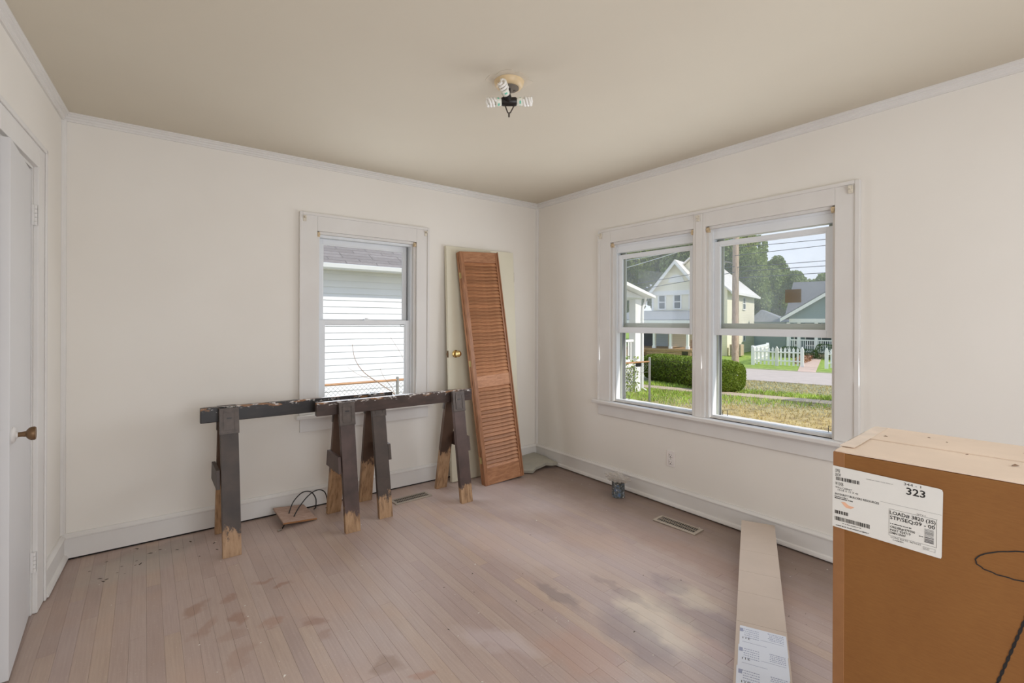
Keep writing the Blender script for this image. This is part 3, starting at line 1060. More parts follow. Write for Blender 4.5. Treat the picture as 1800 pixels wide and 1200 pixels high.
def cfl(start, d, parent):
    d = d.normalized()
    q = d.to_track_quat('Z', 'Y').to_matrix().to_4x4()
    mx = Matrix.Translation(start) @ q
    b = MB().lathe([(0.013, 0.0), (0.017, 0.004), (0.0185, 0.012), (0.0185, 0.026), (0.016, 0.030)], 18, mx).build('bulb', 'cfl_base', parent, smooth=True)
    pts = []
    for k in range(2):
        seg = []
        for i in range(34):
            a = i / 33 * 2.6 * math.pi + k * math.pi
            rr = 0.0175
            seg.append((rr * math.cos(a), rr * math.sin(a), 0.033 + i / 33 * 0.036))
        pts.append(seg)
    top = pts[0][-1]
    s = MB()
    s.tube([(pts[0][0][0] * 0.7, pts[0][0][1] * 0.7, 0.027)] + pts[0] + [(0, 0, 0.0725)] + pts[1][::-1] + [(pts[1][0][0] * 0.7, pts[1][0][1] * 0.7, 0.027)], 0.0052, 8, mx)
    s.build('spiral_tube', 'cfl_white', b, smooth=True)
    for a0 in (0.3, 1.7, 3.3, 4.8):
        p = MB()
        for u in range(3):
            c0, c1 = a0 + u * 0.25, a0 + (u + 1) * 0.25
            r_ = 0.0188
            p.add([(r_ * math.cos(c0), r_ * math.sin(c0), 0.014), (r_ * math.cos(c1), r_ * math.sin(c1), 0.014), (r_ * math.cos(c1), r_ * math.sin(c1), 0.022), (r_ * math.cos(c0), r_ * math.sin(c0), 0.022)], [(0, 1, 2, 3)], mx)
        p.build('print_mark', 'cfl_print', b)
    return b


cfl(ctr + VR * 0.034, VR + Vector((0, 0, 0.02)), cl)
cfl(ctr - VR * 0.034, -VR + Vector((0, 0, -0.16)) - VF * 0.2, cl)
cfl(ctr + bd * 0.032, bd, cl)

# ------------------------------------------------------------------ sawhorses


def sawhorse(label, loc, length, h, beam_h, xs, foot_f, foot_b, beam_mat, leg_mat):
    """local: beam along x from 0 to length at y = 0; xs = leg centres; foot_f / foot_b = y of the feet"""
    t_ = thing('sawhorse', label, 'sawhorse', loc, 0, 'sawhorses below the single window')
    b = MB().box(0, length, -0.019, 0.019, h - beam_h, h).build('beam', beam_mat, t_, bevel=0.004)
    LW, LT = 0.046, 0.017
    for i, xc in enumerate(xs):
        out = -1 if i == 0 else 1
        for side, fy in ((-1, foot_f), (1, foot_b)):
            top_y, top_z = side * 0.040, h - 0.012
            prof = [(fy - LT * 1.03, 0.0), (fy + LT * 1.03, 0.0), (top_y + LT, top_z), (top_y - LT, top_z)]
            lg = MB().prism(prof, xc - LW, xc + LW, 'x')
            lg.build('leg', leg_mat if side < 0 else 'leg_back', t_, bevel=0.002)
            # pressed steel bracket round the top of the leg
            sl = (fy - top_y) / top_z
            def yy(z):
                return top_y + sl * (top_z - z)
            z1, z0 = h - 0.004, h - 0.150
            o_ = side * (LT + 0.0015)
            th = side * 0.003
            br = MB()
            vs_ = []
            for (xx, z) in ((xc - LW - 0.004, z0), (xc + LW + 0.004, z0), (xc + LW + 0.004, z1), (xc - LW - 0.004, z1)):
                vs_.append((xx, yy(z) + o_, z))
            for (xx, z) in ((xc - LW - 0.004, z0), (xc + LW + 0.004, z0), (xc + LW + 0.004, z1), (xc - LW - 0.004, z1)):
                vs_.append((xx, yy(z) + o_ + th, z))
            br.add(vs_, [(0, 1, 2, 3), (7, 6, 5, 4), (0, 4, 5, 1), (1, 5, 6, 2), (2, 6, 7, 3), (3, 7, 4, 0)])
            for sx_ in (-1, 1):
                e0, e1 = (xc - LW - 0.004, xc - LW - 0.001) if sx_ < 0 else (xc + LW + 0.001, xc + LW + 0.004)
                br.prism([(yy(z0) + o_, z0), (yy(z0) - side * 0.005, z0), (yy(z1) - side * 0.005, z1), (yy(z1) + o_, z1)], e0, e1, 'x')
            bk = br.build('bracket', 'steel_dark', t_, bevel=0.001)
            if side < 0:
                em = MB()
                def rect(x0, x1, za, zb):
                    v_ = [(x0, yy(za) + o_ + th * 1.0, za), (x1, yy(za) + o_ + th * 1.0, za), (x1, yy(zb) + o_ + th * 1.0, zb), (x0, yy(zb) + o_ + th * 1.0, zb)]
                    v_ += [(p[0], p[1] + side * 0.003, p[2]) for p in v_]
                    em.add(v_, [(0, 1, 2, 3), (7, 6, 5, 4), (0, 4, 5, 1), (1, 5, 6, 2), (2, 6, 7, 3), (3, 7, 4, 0)])
                x0, x1, za, zb = xc - 0.030, xc + 0.030, z0 + 0.018, z1 - 0.026
                rect(x0, x1, za, za + 0.004)
                rect(x0, x1, zb - 0.004, zb)
                rect(x0, x0 + 0.004, za, zb)
                rect(x1 - 0.004, x1, za, zb)
                rect(xc - LW, xc + LW, z0 + 0.004, z0 + 0.009)
                rect(xc - 0.026, xc + 0.026, zb + 0.006, zb + 0.014)
                em.build('embossed_frame', 'steel_dark', bk)
                em = MB()
                rect(xc - 0.012, xc + 0.012, (za + zb) / 2 + 0.016, (za + zb) / 2 + 0.022)
                em.build('slot', 'black', bk)
        # cross brace on the outer side
        za, zb = h * 0.47, h * 0.60
        fr_ = lambda z, fy: fy + (math.copysign(0.040, fy) - fy) * z / (h - 0.012)
        x0, x1 = (xc - LW - 0.024, xc - LW - 0.0045) if out < 0 else (xc + LW + 0.0045, xc + LW + 0.024)
        MB().prism([(fr_(za, foot_f) - 0.012, za - 0.02), (fr_(za, foot_b) + 0.012, za - 0.02), (fr_(zb, foot_b) + 0.012, zb - 0.02), (fr_(zb, foot_f) - 0.012, zb - 0.02)], x0, x1, 'x').build('brace', leg_mat, t_, bevel=0.002)
    return t_


sawhorse('sawhorse with a black painted beam and gouged paint, closer to the single window', (0.250, 3.295, 0), 1.160, 0.808, 0.088, (0.138, 1.035), -0.200, 0.180, 'beam_black', 'leg_black')
sawhorse('sawhorse with a dark brown beam and worn feet, beside the leaning doors', (0.858, 3.185, 0), 1.150, 0.795, 0.086, (0.175, 1.005), -0.180, 0.205, 'beam_brown', 'leg_brown')

# ------------------------------------------------------------------ leaning slab door
ld = thing('slab_door', 'cream painted slab door with a brass knob leaning behind the louvered door', 'door', (1.990, 3.428, 0.0))
ld.rotation_euler = (-math.atan2(0.115, 1.94), 0, 0)
MB().box(0, 0.700, 0, 0.034, 0.004, 1.945).build('slab', 'cream_door', ld, bevel=0.002)
KZ = 1.045
km = Matrix.Translation((0.062, 0, KZ)) @ Matrix.Rotation(R(90), 4, 'X')
MB().lathe([(0.031, 0.0), (0.031, 0.003), (0.026, 0.007), (0.012, 0.009)], 24, km).build('rosette', 'brass', ld, smooth=True)
MB().lathe([(0.010, 0.0085), (0.010, 0.022), (0.018, 0.028), (0.026, 0.038), (0.0275, 0.048), (0.023, 0.058), (0.012, 0.062), (0.001, 0.0625)], 24, km).build('knob', 'brass', ld, smooth=True)
MB().box(-0.0022, -0.0002, 0.005, 0.029, KZ - 0.028, KZ + 0.028).box(-0.010, -0.0022, 0.011, 0.023, KZ - 0.010, KZ + 0.010).build('latch', 'old_brass', ld)
for hz in (0.25, 1.72):
    MB().box(0.7002, 0.7022, 0.002, 0.030, hz - 0.045, hz + 0.045).build('hinge_leaf', 'old_brass', ld)

# ------------------------------------------------------------------ louvered bifold door
lv = thing('louvered_door', 'folded wooden louvered bifold door leaning against the cream slab door', 'door', (2.162, 3.1974, 0.0))
lv.rotation_mode = 'QUATERNION'
lv.rotation_quaternion = (Matrix.Rotation(-0.0172, 3, 'Z') @ Matrix.Rotation(-0.1399, 3, 'X') @ Matrix.Rotation(-0.049, 3, 'Y')).to_quaternion()
W_, L_ = 0.390, 1.9156
ST, TT = 0.034, 0.027
slat_m = MB().box(-(W_ - 2 * ST) / 2, (W_ - 2 * ST) / 2, -0.0175, 0.0175, -0.0030, 0.0030).mesh('slat')
for (y0, fullname) in ((0.0, 'front'), (0.033, 'back')):
    p = MB().box(0, ST, y0, y0 + TT, 0, L_).box(W_ - ST, W_, y0, y0 + TT, 0, L_).build('panel_stiles', 'louver_v', lv, bevel=0.003)
    for (a, b) in ((0.0, 0.130), (0.775, 0.870), (1.825, L_)):
        MB().box(ST, W_ - ST, y0 + 0.003, y0 + TT - 0.003, a, b).build('rail', 'louver', p, bevel=0.002)
    for (a, b, n) in ((0.130, 0.775, 21), (0.870, 1.825, 32)):
        for k in range(n):
            s = link('slat', slat_m, 'louver', p)
            s.location = (W_ / 2, y0 + TT / 2, a + (k + 0.5) * (b - a) / n)
            s.rotation_euler = (R(60), 0, 0)
MB().tube([(W_ - 0.012, -0.004, 0.003), (W_ - 0.012, -0.004, L_ + 0.004)], 0.0045, 6).build('edge_strip', 'louver_v', lv)
for hz in (1.715, 0.98, 0.20):
    h_ = MB()
    h_.lathe([(0.0042, -0.026), (0.0042, 0.026)], 10, Matrix.Translation((-0.004, 0.030, hz)))
    h_.box(-0.0018, 0.0, 0.014, 0.046, hz - 0.024, hz + 0.024)
    h_.build('hinge', 'hinge_brass', lv)

# ------------------------------------------------------------------ wall outlet
ou = thing('wall_outlet', 'white duplex outlet plate on the wall below the double window', 'outlet', (XE, 2.081, 0.334))
MB().box(-0.006, 0.0, -0.034, 0.034, -0.057, 0.057).build('cover_plate', 'outlet', ou, bevel=0.002)
for dz in (-0.0245, 0.0245):
    rc = MB().cbox(-0.017, 0.017, -0.0165, 0.0165, 0, 0.0025, 0.0035, Matrix.Translation((-0.006, 0, dz)) @ Matrix.Rotation(R(-90), 4, 'Y')).build('receptacle', 'outlet', ou)
    MB().box(-0.0095, -0.0084, -0.008, -0.0055, dz - 0.002, dz + 0.007).box(-0.0095, -0.0084, 0.0055, 0.008, dz - 0.002, dz + 0.006).box(-0.0095, -0.0084, -0.003, 0.003, dz - 0.012, dz - 0.007).build('slot', 'slot', rc)
MB().lathe([(0.003, 0), (0.003, 0.0015)], 10, Matrix.Translation((-0.006, 0, 0)) @ Matrix.Rotation(R(-90), 4, 'Y')).build('screw', 'connector', ou)

# ------------------------------------------------------------------ floor registers


def register(label, loc, rz, tilt=0.0):
    g = thing('floor_register', label, 'floor vent', loc, rz, 'floor registers')
    g.rotation_euler = (0, tilt, rz)
    L2, W2 = 0.148, 0.056
    m_ = MB()
    prof = lambda s: [(s * W2, 0.0), (s * W2, 0.003), (s * (W2 - 0.006), 0.007), (s * (W2 - 0.018), 0.007), (s * (W2 - 0.018), 0.0)]
    m_.prism(prof(1), -L2, L2, 'x').prism(prof(-1), -L2, L2, 'x')
    m_.box(-L2, -L2 + 0.018, -W2 + 0.018, W2 - 0.018, 0, 0.007).box(L2 - 0.018, L2, -W2 + 0.018, W2 - 0.018, 0, 0.007)
    m_.build('frame', 'register', g)
    MB().box(-L2 + 0.018, L2 - 0.018, -W2 + 0.018, W2 - 0.018, 0.0004, 0.0012).build('duct_opening', 'register_hole', g)
    sl = MB().box(-0.0014, 0.0014, -W2 + 0.018, W2 - 0.018, 0.0014, 0.0040).mesh('louver_bar')
    n = 19
    for k in range(n):
        o = link('louver_bar', sl, 'register', g)
        o.location.x = -L2 + 0.018 + (k + 0.5) * (2 * L2 - 0.036) / n
    MB().box(-L2 + 0.018, L2 - 0.018, -0.0016, 0.0016, 0.0014, 0.0064).build('centre_bar', 'register', g)
    return g


register('metal floor register under the sawhorses', (1.573, 3.312, 0.0005), R(3))
register('loose metal floor register along the wall near the outlet', (2.745, 1.846, 0.0015), R(94), R(-0.5))

# ------------------------------------------------------------------ paint can and plastic
pc = thing('paint_can', 'small paint-spattered metal can on the floor by the baseboard', 'can', (2.842, 2.424, 0.0))
MB().lathe([(0.046, 0.0), (0.048, 0.003), (0.0475, 0.006), (0.0475, 0.104), (0.0485, 0.107), (0.0475, 0.110), (0.044, 0.110), (0.044, 0.075), (0.001, 0.075)], 28).build('can_body', 'can', pc, smooth=True)
rim = [(0.0475 * math.cos(a * math.pi / 14), 0.0475 * math.sin(a * math.pi / 14), 0.110) for a in range(28)]
MB().tube(rim, 0.0022, 6, closed=True).build('rim', 'can_rim', pc, smooth=True)
rr = random.Random(11)
bm = bmesh.new()
bmesh.ops.create_icosphere(bm, subdivisions=4, radius=1)
for v in bm.verts:
    d = v.co.copy()
    n1 = math.sin(d.x * 9 + 1) * math.cos(d.y * 11) + math.sin(d.z * 13 + d.x * 6)
    n2 = math.sin(d.x * 23 + d.y * 17) * math.sin(d.z * 19 + 2)
    s = 1 + 0.22 * n1 + 0.16 * n2 + rr.uniform(-0.07, 0.07)
    v.co = Vector((d.x * 0.050 * s, d.y * 0.085 * s, d.z * 0.030 * s))
    if v.co.z < -0.018:
        v.co.x *= 0.5
        v.co.y *= 0.4
me = bpy.data.meshes.new('plastic_wrap')
bm.to_mesh(me)
bm.free()
pw = link('plastic_wrap', me, 'plastic')
pw.location = (2.842, 2.432, 0.136)
tag(pw, 'crumpled clear plastic stuffed into the spattered paint can', 'plastic')

# ------------------------------------------------------------------ plaster scrap in the corner
sc_pts = [(2.585, 3.500), (2.70, 3.553), (2.84, 3.556), (2.962, 3.556), (2.972, 3.42), (2.955, 3.32), (2.965, 3.225), (2.915, 3.235), (2.87, 3.275), (2.80, 3.262), (2.73, 3.25), (2.665, 3.215), (2.60, 3.270), (2.56, 3.38)]
mb = MB()
rr = random.Random(5)
n = len(sc_pts)
top, bot = [], []
cxp, cyp = 2.78, 3.40
for (px_, py_) in sc_pts:
    z = 0.028 + (px_ - 2.58) * 0.055 + (py_ - 3.22) * 0.05 + rr.uniform(-0.003, 0.003)
    top.append((px_, py_, z))
    bot.append((cxp + (px_ - cxp) * 0.97, cyp + (py_ - cyp) * 0.97, z - 0.024))
inn = [(cxp + (p[0] - cxp) * 0.7 + rr.uniform(-.01, .01), cyp + (p[1] - cyp) * 0.7 + rr.uniform(-.01, .01), p[2] * 0.8 + 0.012) for p in top]
vs_ = top + bot + inn + [(cxp, cyp, 0.05), (cxp, cyp, 0.018)]
fs_ = []
for k in range(n):
    j = (k + 1) % n
    fs_ += [(k, j, n + j, n + k), (k, 2 * n + k, 2 * n + j, j), (2 * n + k, 3 * n, 2 * n + j), (n + k, n + j, 3 * n + 1)]
mb.add(vs_, fs_)
ps = mb.build('plaster_scrap', 'plaster_scrap')
tag(ps, 'broken grey plaster slab lying in the room corner', 'plaster')

# ------------------------------------------------------------------ wooden cover board with coax cables
cb = thing('cover_board', 'thin brown wooden board tilted on the floor under the black sawhorse', 'board')
P0, P1, P2, P3 = Vector((0.675, 3.505, 0.075)), Vector((0.872, 3.525, 0.048)), Vector((0.905, 3.318, 0.014)), Vector((0.694, 3.285, 0.042))
nrm = (P1 - P0).cross(P3 - P0).normalized()
if nrm.z < 0:
    nrm = -nrm
vs_ = [P0, P1, P2, P3] + [p - nrm * 0.010 for p in (P0, P1, P2, P3)]
MB().add(vs_, [(0, 1, 2, 3), (7, 6, 5, 4), (0, 4, 5, 1), (1, 5, 6, 2), (2, 6, 7, 3), (3, 7, 4, 0)]).build('board', 'wood_panel', cb, bevel=0.002)
MB().add([P3 + nrm * .0004 + (P0 - P3) * .0, P2 + nrm * .0004, P2 - nrm * 0.0102 + Vector((0, -.0006, 0)), P3 - nrm * 0.0102 + Vector((0, -.0006, 0))], [(0, 1, 2, 3)]).build('raw_edge', 'carton_edge', cb)


def smooth_path(pts, n=10):
    pts = [Vector(p) for p in pts]
    out = []
    for i in range(len(pts) - 1):
        p0, p1, p2, p3 = pts[max(i - 1, 0)], pts[i], pts[i + 1], pts[min(i + 2, len(pts) - 1)]
        for k in range(n):
            u = k / n
            out.append(0.5 * ((2 * p1) + (-p0 + p2) * u + (2 * p0 - 5 * p1 + 4 * p2 - p3) * u * u + (-p0 + 3 * p1 - 3 * p2 + p3) * u ** 3))
    out.append(pts[-1])
    return [tuple(p) for p in out]


co1 = thing('coax_cable', 'black coax cable with end connectors looping through the brown wooden board to its far edge', 'cable')
MB().tube(smooth_path([(0.690, 3.300, 0.006), (0.712, 3.345, 0.010), (0.742, 3.395, 0.030), (0.762, 3.42, 0.07), (0.790, 3.44, 0.115), (0.850, 3.47, 0.150), (0.910, 3.49, 0.135), (0.945, 3.50, 0.080), (0.945, 3.50, 0.020), (0.935, 3.51, 0.005)]), 0.0036, 8).build('jacket', 'black_rubber', co1, smooth=True)
for k, (px_, py_) in enumerate(((0.678, 3.285), (0.664, 3.276))):
    MB().tube([(px_ + 0.006, py_ + 0.006, 0.0065), (px_ - 0.005, py_ - 0.004, 0.0065)], 0.006, 6).build('connector', 'connector', co1)
co2 = thing('coax_cable', 'black coax cable arching from the brown wooden board towards the worn sawhorse leg', 'cable')
MB().tube(smooth_path([(0.772, 3.360, 0.020), (0.775, 3.363, 0.045), (0.815, 3.39, 0.090), (0.880, 3.43, 0.135), (0.945, 3.46, 0.150), (0.995, 3.475, 0.125), (1.015, 3.48, 0.070), (1.018, 3.48, 0.010), (1.012, 3.49, 0.0045)]), 0.0036, 8).build('jacket', 'black_rubber', co2, smooth=True)

# ------------------------------------------------------------------ long flat carton on the floor
dirp = Vector((1.358, 0.679, 0)).normalized()
fc = thing('flat_carton', 'long narrow cardboard carton lying on the floor against the baseboard', 'carton', (2.950, 1.338, 0.0), math.atan2(dirp.y, dirp.x))
# local x points to the wall, carton runs to -x
TH = 0.120
MB().box(-1.75, 0.0, -0.0, 0.172, 0.0, TH - 0.003).build('carton_body', 'carton_pale_edge', fc, bevel=0.002)
segs = [-1.75, -1.10, -0.86, -0.66, -0.42, 0.0]
for a, b in zip(segs, segs[1:]):
    MB().box(a + 0.0004, b - 0.0004, -0.002, 0.174, TH - 0.003, TH).build('top_panel', 'carton_pale', fc, bevel=0.0008)
for j, x0 in enumerate((-1.262, -1.387, -1.512)):
    lb = MB().box(x0, x0 + 0.133, 0.002 + j * 0.002, 0.160 + j * 0.003, TH + 0.0001 + j * 0.0001, TH + 0.0006 + j * 0.0001).build('shipping_sticker', 'label_blue', fc)
    # small faded lines of print, upside down towards the room
    zt = TH + 0.0009 + j * 0.0001
    ln = MB()
    rr = random.Random(20 + j)
    for k in range(5):
        yy0 = 0.012
        xx = x0 + 0.118 - k * 0.010
        a = yy0
        while a < 0.060:
            w = rr.uniform(0.002, 0.006)
            ln.box(xx, xx + 0.0035, a, a + w, zt - 0.0004, zt)
            a += w + rr.uniform(0.0012, 0.003)
    for k in range(5):
        xx = x0 + 0.112 - k * 0.013
        a = 0.095
        while a < 0.145:
            w = rr.uniform(0.002, 0.006)
            ln.box(xx, xx + 0.0035, a, a + w, zt - 0.0004, zt)
            a += w + rr.uniform(0.0012, 0.003)
    ln.box(x0 + 0.066, x0 + 0.067, 0.012, 0.090, zt - 0.0004, zt).box(x0 + 0.030, x0 + 0.031, 0.07, 0.150, zt - 0.0004, zt)
    ln.box(x0 + 0.094, x0 + 0.116, 0.148, 0.160, zt - 0.0004, zt)
    ln.build('fine_print', 'ink_blue', lb)
    vs_, fs_ = text_mesh('311', 0, 0, 0.026, 0.011, bold=True)
    # lettering reads from the wall side
    MB().add([(x0 + 0.060 - v[2], 0.150 - (0.026 - v[0]), zt) for v in vs_], fs_).build('number', 'ink_grey', lb)

# ------------------------------------------------------------------ big cardboard box
bx = thing('cardboard_box', 'tall brown cardboard box with a white shipping label', 'box', (1.340, 0.468, 0.0), math.atan2(-0.9975, 0.07))
BL, BD, BH = 0.460, 0.400, 1.0
MB().box(0, BL, 0, BD, 0, BH - 0.005).build('box_body', 'carton', bx, bevel=0.006)
MB().box(0.0015, BL - 0.0015, 0.0015, BD / 2 - 0.0016, BH - 0.0049, BH).build('top_flap', 'carton_top', bx, bevel=0.0018)
MB().box(0.0015, BL - 0.0015, BD / 2 + 0.0016, BD - 0.0015, BH - 0.0049, BH + 0.002).build('top_flap', 'carton_top', bx, bevel=0.0018)
MB().box(-0.0012, 0.022, -0.0012, 0.010, 0.004, BH - 0.004).build('corner_strip', 'carton_edge', bx, bevel=0.0008)
MB().box(-0.0016, 0.030, BD * 0.12, BD - 0.01, BH + 0.0021, BH + 0.0026).box(-0.0016, -0.0006, BD * 0.3, BD * 0.7, BH - 0.06, BH + 0.0026).build('packing_tape', 'tape', bx)
# label with its print
lab = MB()
cr = 0.006
out = [(-0.0018, 0.9625), (0.195, 0.9560), (0.1993, 0.9545), (0.2010, 0.9500), (0.1990, 0.8120), (0.1978, 0.8085), (0.1940, 0.8082), (-0.0018, 0.8152)]
lab.prism(out, -0.0030, -0.0022, 'y')
lab = lab.build('shipping_label', 'label', bx)
YT = -0.0033


def put(body, x, z, w, h, bold=False, mat='ink'):
    vs_, fs_ = text_mesh(body, x, z, w, h, YT, bold)
    MB().add(vs_, fs_).build('lettering', mat, lab)


put('OMNI', 0.0040, 0.9475, 0.0095, 0.0085)
put('SNOW', 0.0040, 0.9383, 0.0115, 0.0075)
put('COMPLIES WITH TSCA TITLE VI', 0.0660, 0.9445, 0.0495, 0.0018)
put('344 - 1', 0.1352, 0.9492, 0.0297, 0.0055)
put('323', 0.1396, 0.9300, 0.0326, 0.0150, True)
put('W1542B', 0.0041, 0.9168, 0.0166, 0.0078)
put('WALL CABINET', 0.0041, 0.9096, 0.0346, 0.0042)
put('15/18 X 15 X 42', 0.0093, 0.9040, 0.0412, 0.0042)
put('INTEGRITY BUILDERS RESOURCES', 0.0036, 0.8930, 0.0871, 0.0046, True)
put('QTY:1', 0.1578, 0.8902, 0.0145, 0.0026)
put('LOAD# 3820 (3S)', 0.1105, 0.8776, 0.0788, 0.0078, True)
put('STP/SEQ:09 - 00', 0.1106, 0.8668, 0.0775, 0.0078, True)
put('ORDER#:379700', 0.1113, 0.8470, 0.0435, 0.0050, True)
put('PART 924719', 0.1113, 0.8402, 0.0361, 0.0048, True)
put('OMN SNW', 0.1106, 0.8338, 0.0286, 0.0048, True)
put('LOAD DATE: 06/16/21', 0.1125, 0.8246, 0.0518, 0.0034)
put('CARRIER', 0.1159, 0.8196, 0.0197, 0.0028)
put('CUT', 0.1697, 0.8196, 0.0098, 0.0032)
rr = random.Random(2)


def barcode(x0, x1, z0, z1, parent, mat='ink', vertical=False):
    m_ = MB()
    a, e = (z0, z1) if vertical else (x0, x1)
    u = 0.0007
    while a < e:
        w = u * rr.choice((1, 1, 2, 3))
        w = min(w, e - a)
        if vertical:
            m_.box(x0, x1, YT, YT + 0.0002, a, a + w)
        else:
            m_.box(a, a + w, YT, YT + 0.0002, z0, z1)
        a += w + u * rr.choice((1, 1, 2))
    m_.build('barcode', mat, parent)


barcode(0.0055, 0.0530, 0.9285, 0.9368, lab)
barcode(0.0032, 0.0309, 0.8478, 0.8558, lab)
barcode(0.0032, 0.0734, 0.8314, 0.8407, lab)
barcode(0.1708, 0.1862, 0.8345, 0.8640, lab, 'ink_grey', True)


def fine(x0, x1, z, h, seed, mat='ink'):
    r_ = random.Random(seed)
    m_ = MB()
    a = x0
    while a < x1:
        w = r_.uniform(0.0008, 0.0022)
        m_.box(a, min(a + w, x1), YT, YT + 0.0002, z, z + h * r_.uniform(0.7, 1))
        a += w + r_.choice((0.0005, 0.0006, 0.0016))
    m_.build('fine_print', mat, lab)


fine(0.003, 0.030, 0.8880, 0.0024, 1)
fine(0.003, 0.040, 0.8838, 0.0028, 2)
fine(0.0184, 0.0568, 0.8262, 0.0018, 3, 'ink_grey')
fine(0.0057, 0.0711, 0.8188, 0.0024, 4)
fine(0.1113, 0.1484, 0.8556, 0.0022, 5)
fine(0.162, 0.1690, 0.8440, 0.0018, 6)
ru = MB()
for (a, b, c_, d) in ((0.092, 0.199, 0.9008, 0.9011), (0.1092, 0.1922, 0.8886, 0.8891), (0.1092, 0.1910, 0.8290, 0.8295), (0.1090, 0.1094, 0.8290, 0.8891), (0.1906, 0.1911, 0.8290, 0.8891),
                      (0.1686, 0.1886, 0.8240, 0.8243), (0.1686, 0.1886, 0.8181, 0.8184), (0.1684, 0.1687, 0.8181, 0.8243), (0.1885, 0.1888, 0.8181, 0.8243)):
    ru.box(a, b, YT, YT + 0.0002, c_, d)
ru.build('ruled_line', 'ink_grey', lab)
MB().add([(0.016, YT + 0.0001, 0.878), (0.024, YT + 0.0001, 0.8795), (0.031, YT + 0.0001, 0.874), (0.043, YT + 0.0001, 0.872), (0.036, YT + 0.0001, 0.8665), (0.026, YT + 0.0001, 0.867), (0.021, YT + 0.0001, 0.872)], [(0, 1, 2, 3, 4, 5, 6)]).build('smudge', 'orange_smudge', lab)
# printed rope emblem: a loop and a twisted tail drawn on the front panel
rope = MB()
lp = []
for k in range(60):
    a = 2 * math.pi * k / 60
    lp.append((0.345 + 0.094 * math.cos(a), 0.842 + 0.018 * math.cos(a) + 0.030 * math.sin(a)))


def flatline(path, w):
    for (p, q) in zip(path, path[1:]):
        dx, dz = q[0] - p[0], q[1] - p[1]
        ll = math.hypot(dx, dz) or 1
        nx, nz = -dz / ll * w, dx / ll * w
        rope.add([(p[0] + nx, -0.0008, p[1] + nz), (q[0] + nx, -0.0008, q[1] + nz), (q[0] - nx, -0.0008, q[1] - nz), (p[0] - nx, -0.0008, p[1] - nz)], [(0, 1, 2, 3)])


flatline([(p[0] + 0.0008 * math.sin(i * 2.1), p[1] + 0.0008 * math.sin(i * 2.1)) for i, p in enumerate(lp + lp[:1])], 0.0012)
rope.build('printed_loop', 'ink', bx)
rope = MB()
for ph in (0.0, math.pi):
    flatline([(0.329 - 0.055 * u + 0.0014 * math.sin(u * 42 + ph), 0.765 - 0.21 * u) for u in [k / 120 for k in range(121)]], 0.0013)
rope.build('printed_twisted_line', 'ink', bx)
gc = MB().tube(smooth_path([(1.905, 0.640, 0.006), (1.965, 0.700, 0.006), (1.985, 0.600, 0.006), (1.99, 0.42, 0.006), (2.05, 0.2, 0.006)]), 0.006, 8).build('electric_cable', 'cord_grey', None, smooth=True)
tag(gc, 'dark grey cord on the floor behind the tall cardboard box', 'cord')

# ------------------------------------------------------------------ dust, chips and crumbs on the floor
rr = random.Random(9)
db = MB()
for k in range(150):
    x_, y_ = rr.uniform(-0.2, 2.9), rr.uniform(0.7, 3.5)
    s = rr.uniform(0.0015, 0.005) * (1.6 if rr.random() < 0.08 else 1)
    a = rr.uniform(0, 6.28)
    mx = Matrix.Translation((x_, y_, 0.0002)) @ Matrix.Rotation(a, 4, 'Z')
    db.add([(-s, -s * 0.6, 0), (s, -s * 0.5, 0), (s * 0.7, s * 0.6, 0), (-s * 0.6, s * 0.5, 0), (0, 0, s * 0.5)], [(3, 2, 1, 0), (0, 1, 4), (1, 2, 4), (2, 3, 4), (3, 0, 4)], mx)
o = db.build('plaster_crumbs', plain('plaster_crumb', C(214, 206, 196), 0.8))
tag(o, 'tiny pale plaster crumbs scattered over the floor', 'debris', kind='stuff')
db = MB()
for k in range(46):
    u = rr.random()
    x_, y_ = (rr.uniform(-0.28, 0.35), rr.uniform(3.15, 3.52)) if k < 24 else (rr.uniform(1.0, 2.8), rr.uniform(0.9, 2.4))
    s = rr.uniform(0.002, 0.010 if k < 24 else 0.005)
    mx = Matrix.Translation((x_, y_, 0.0002)) @ Matrix.Rotation(rr.uniform(0, 6.28), 4, 'Z')
    db.add([(-s * 1.6, -s * 0.4, 0), (s, -s * 0.5, 0), (s * 1.4, s * 0.4, 0), (-s * 0.6, s * 0.5, 0), (0, 0, s * 0.3)], [(3, 2, 1, 0), (0, 1, 4), (1, 2, 4), (2, 3, 4), (3, 0, 4)], mx)
o = db.build('dirt_flakes', plain('dirt_flake', C(84, 76, 68), 0.9))
tag(o, 'dark dirt flakes on the floor by the closet corner', 'dirt', kind='stuff')

db = MB()
fx, fy = math.cos(bx.rotation_euler.z), math.sin(bx.rotation_euler.z)
for (u, w, s) in ((0.05, 0.26, 0.004), (0.17, 0.30, 0.003), (0.22, 0.18, 0.003), (0.30, 0.14, 0.007), (0.31, 0.30, 0.006), (0.38, 0.10, 0.004), (0.13, 0.33, 0.003)):
    mx = Matrix.Translation((1.340 + fx * u - fy * w, 0.468 + fy * u + fx * w, BH + 0.0022)) @ Matrix.Rotation(u * 40, 4, 'Z')
    db.add([(-s * 1.5, -s * 0.3, 0), (s, -s * 0.5, 0), (s * 1.3, s * 0.4, 0), (-s * 0.6, s * 0.5, 0), (0, 0, s * 0.5)], [(3, 2, 1, 0), (0, 1, 4), (1, 2, 4), (2, 3, 4), (3, 0, 4)], mx)
o = db.build('dried_leaf_bits', plain('dried_leaf', C(120, 92, 70), 0.9))
tag(o, 'dried leaf bits scattered on top of the tall cardboard box', 'debris', kind='stuff')

# ================================================================== outdoors
GZ = -0.9
TH_ = R(15.07)
ST_M = Matrix.Rotation(TH_, 4, 'Z')


def S(a, b, z=GZ):
    v = ST_M @ Vector((a, b, 0))
    return (v.x, v.y, z)


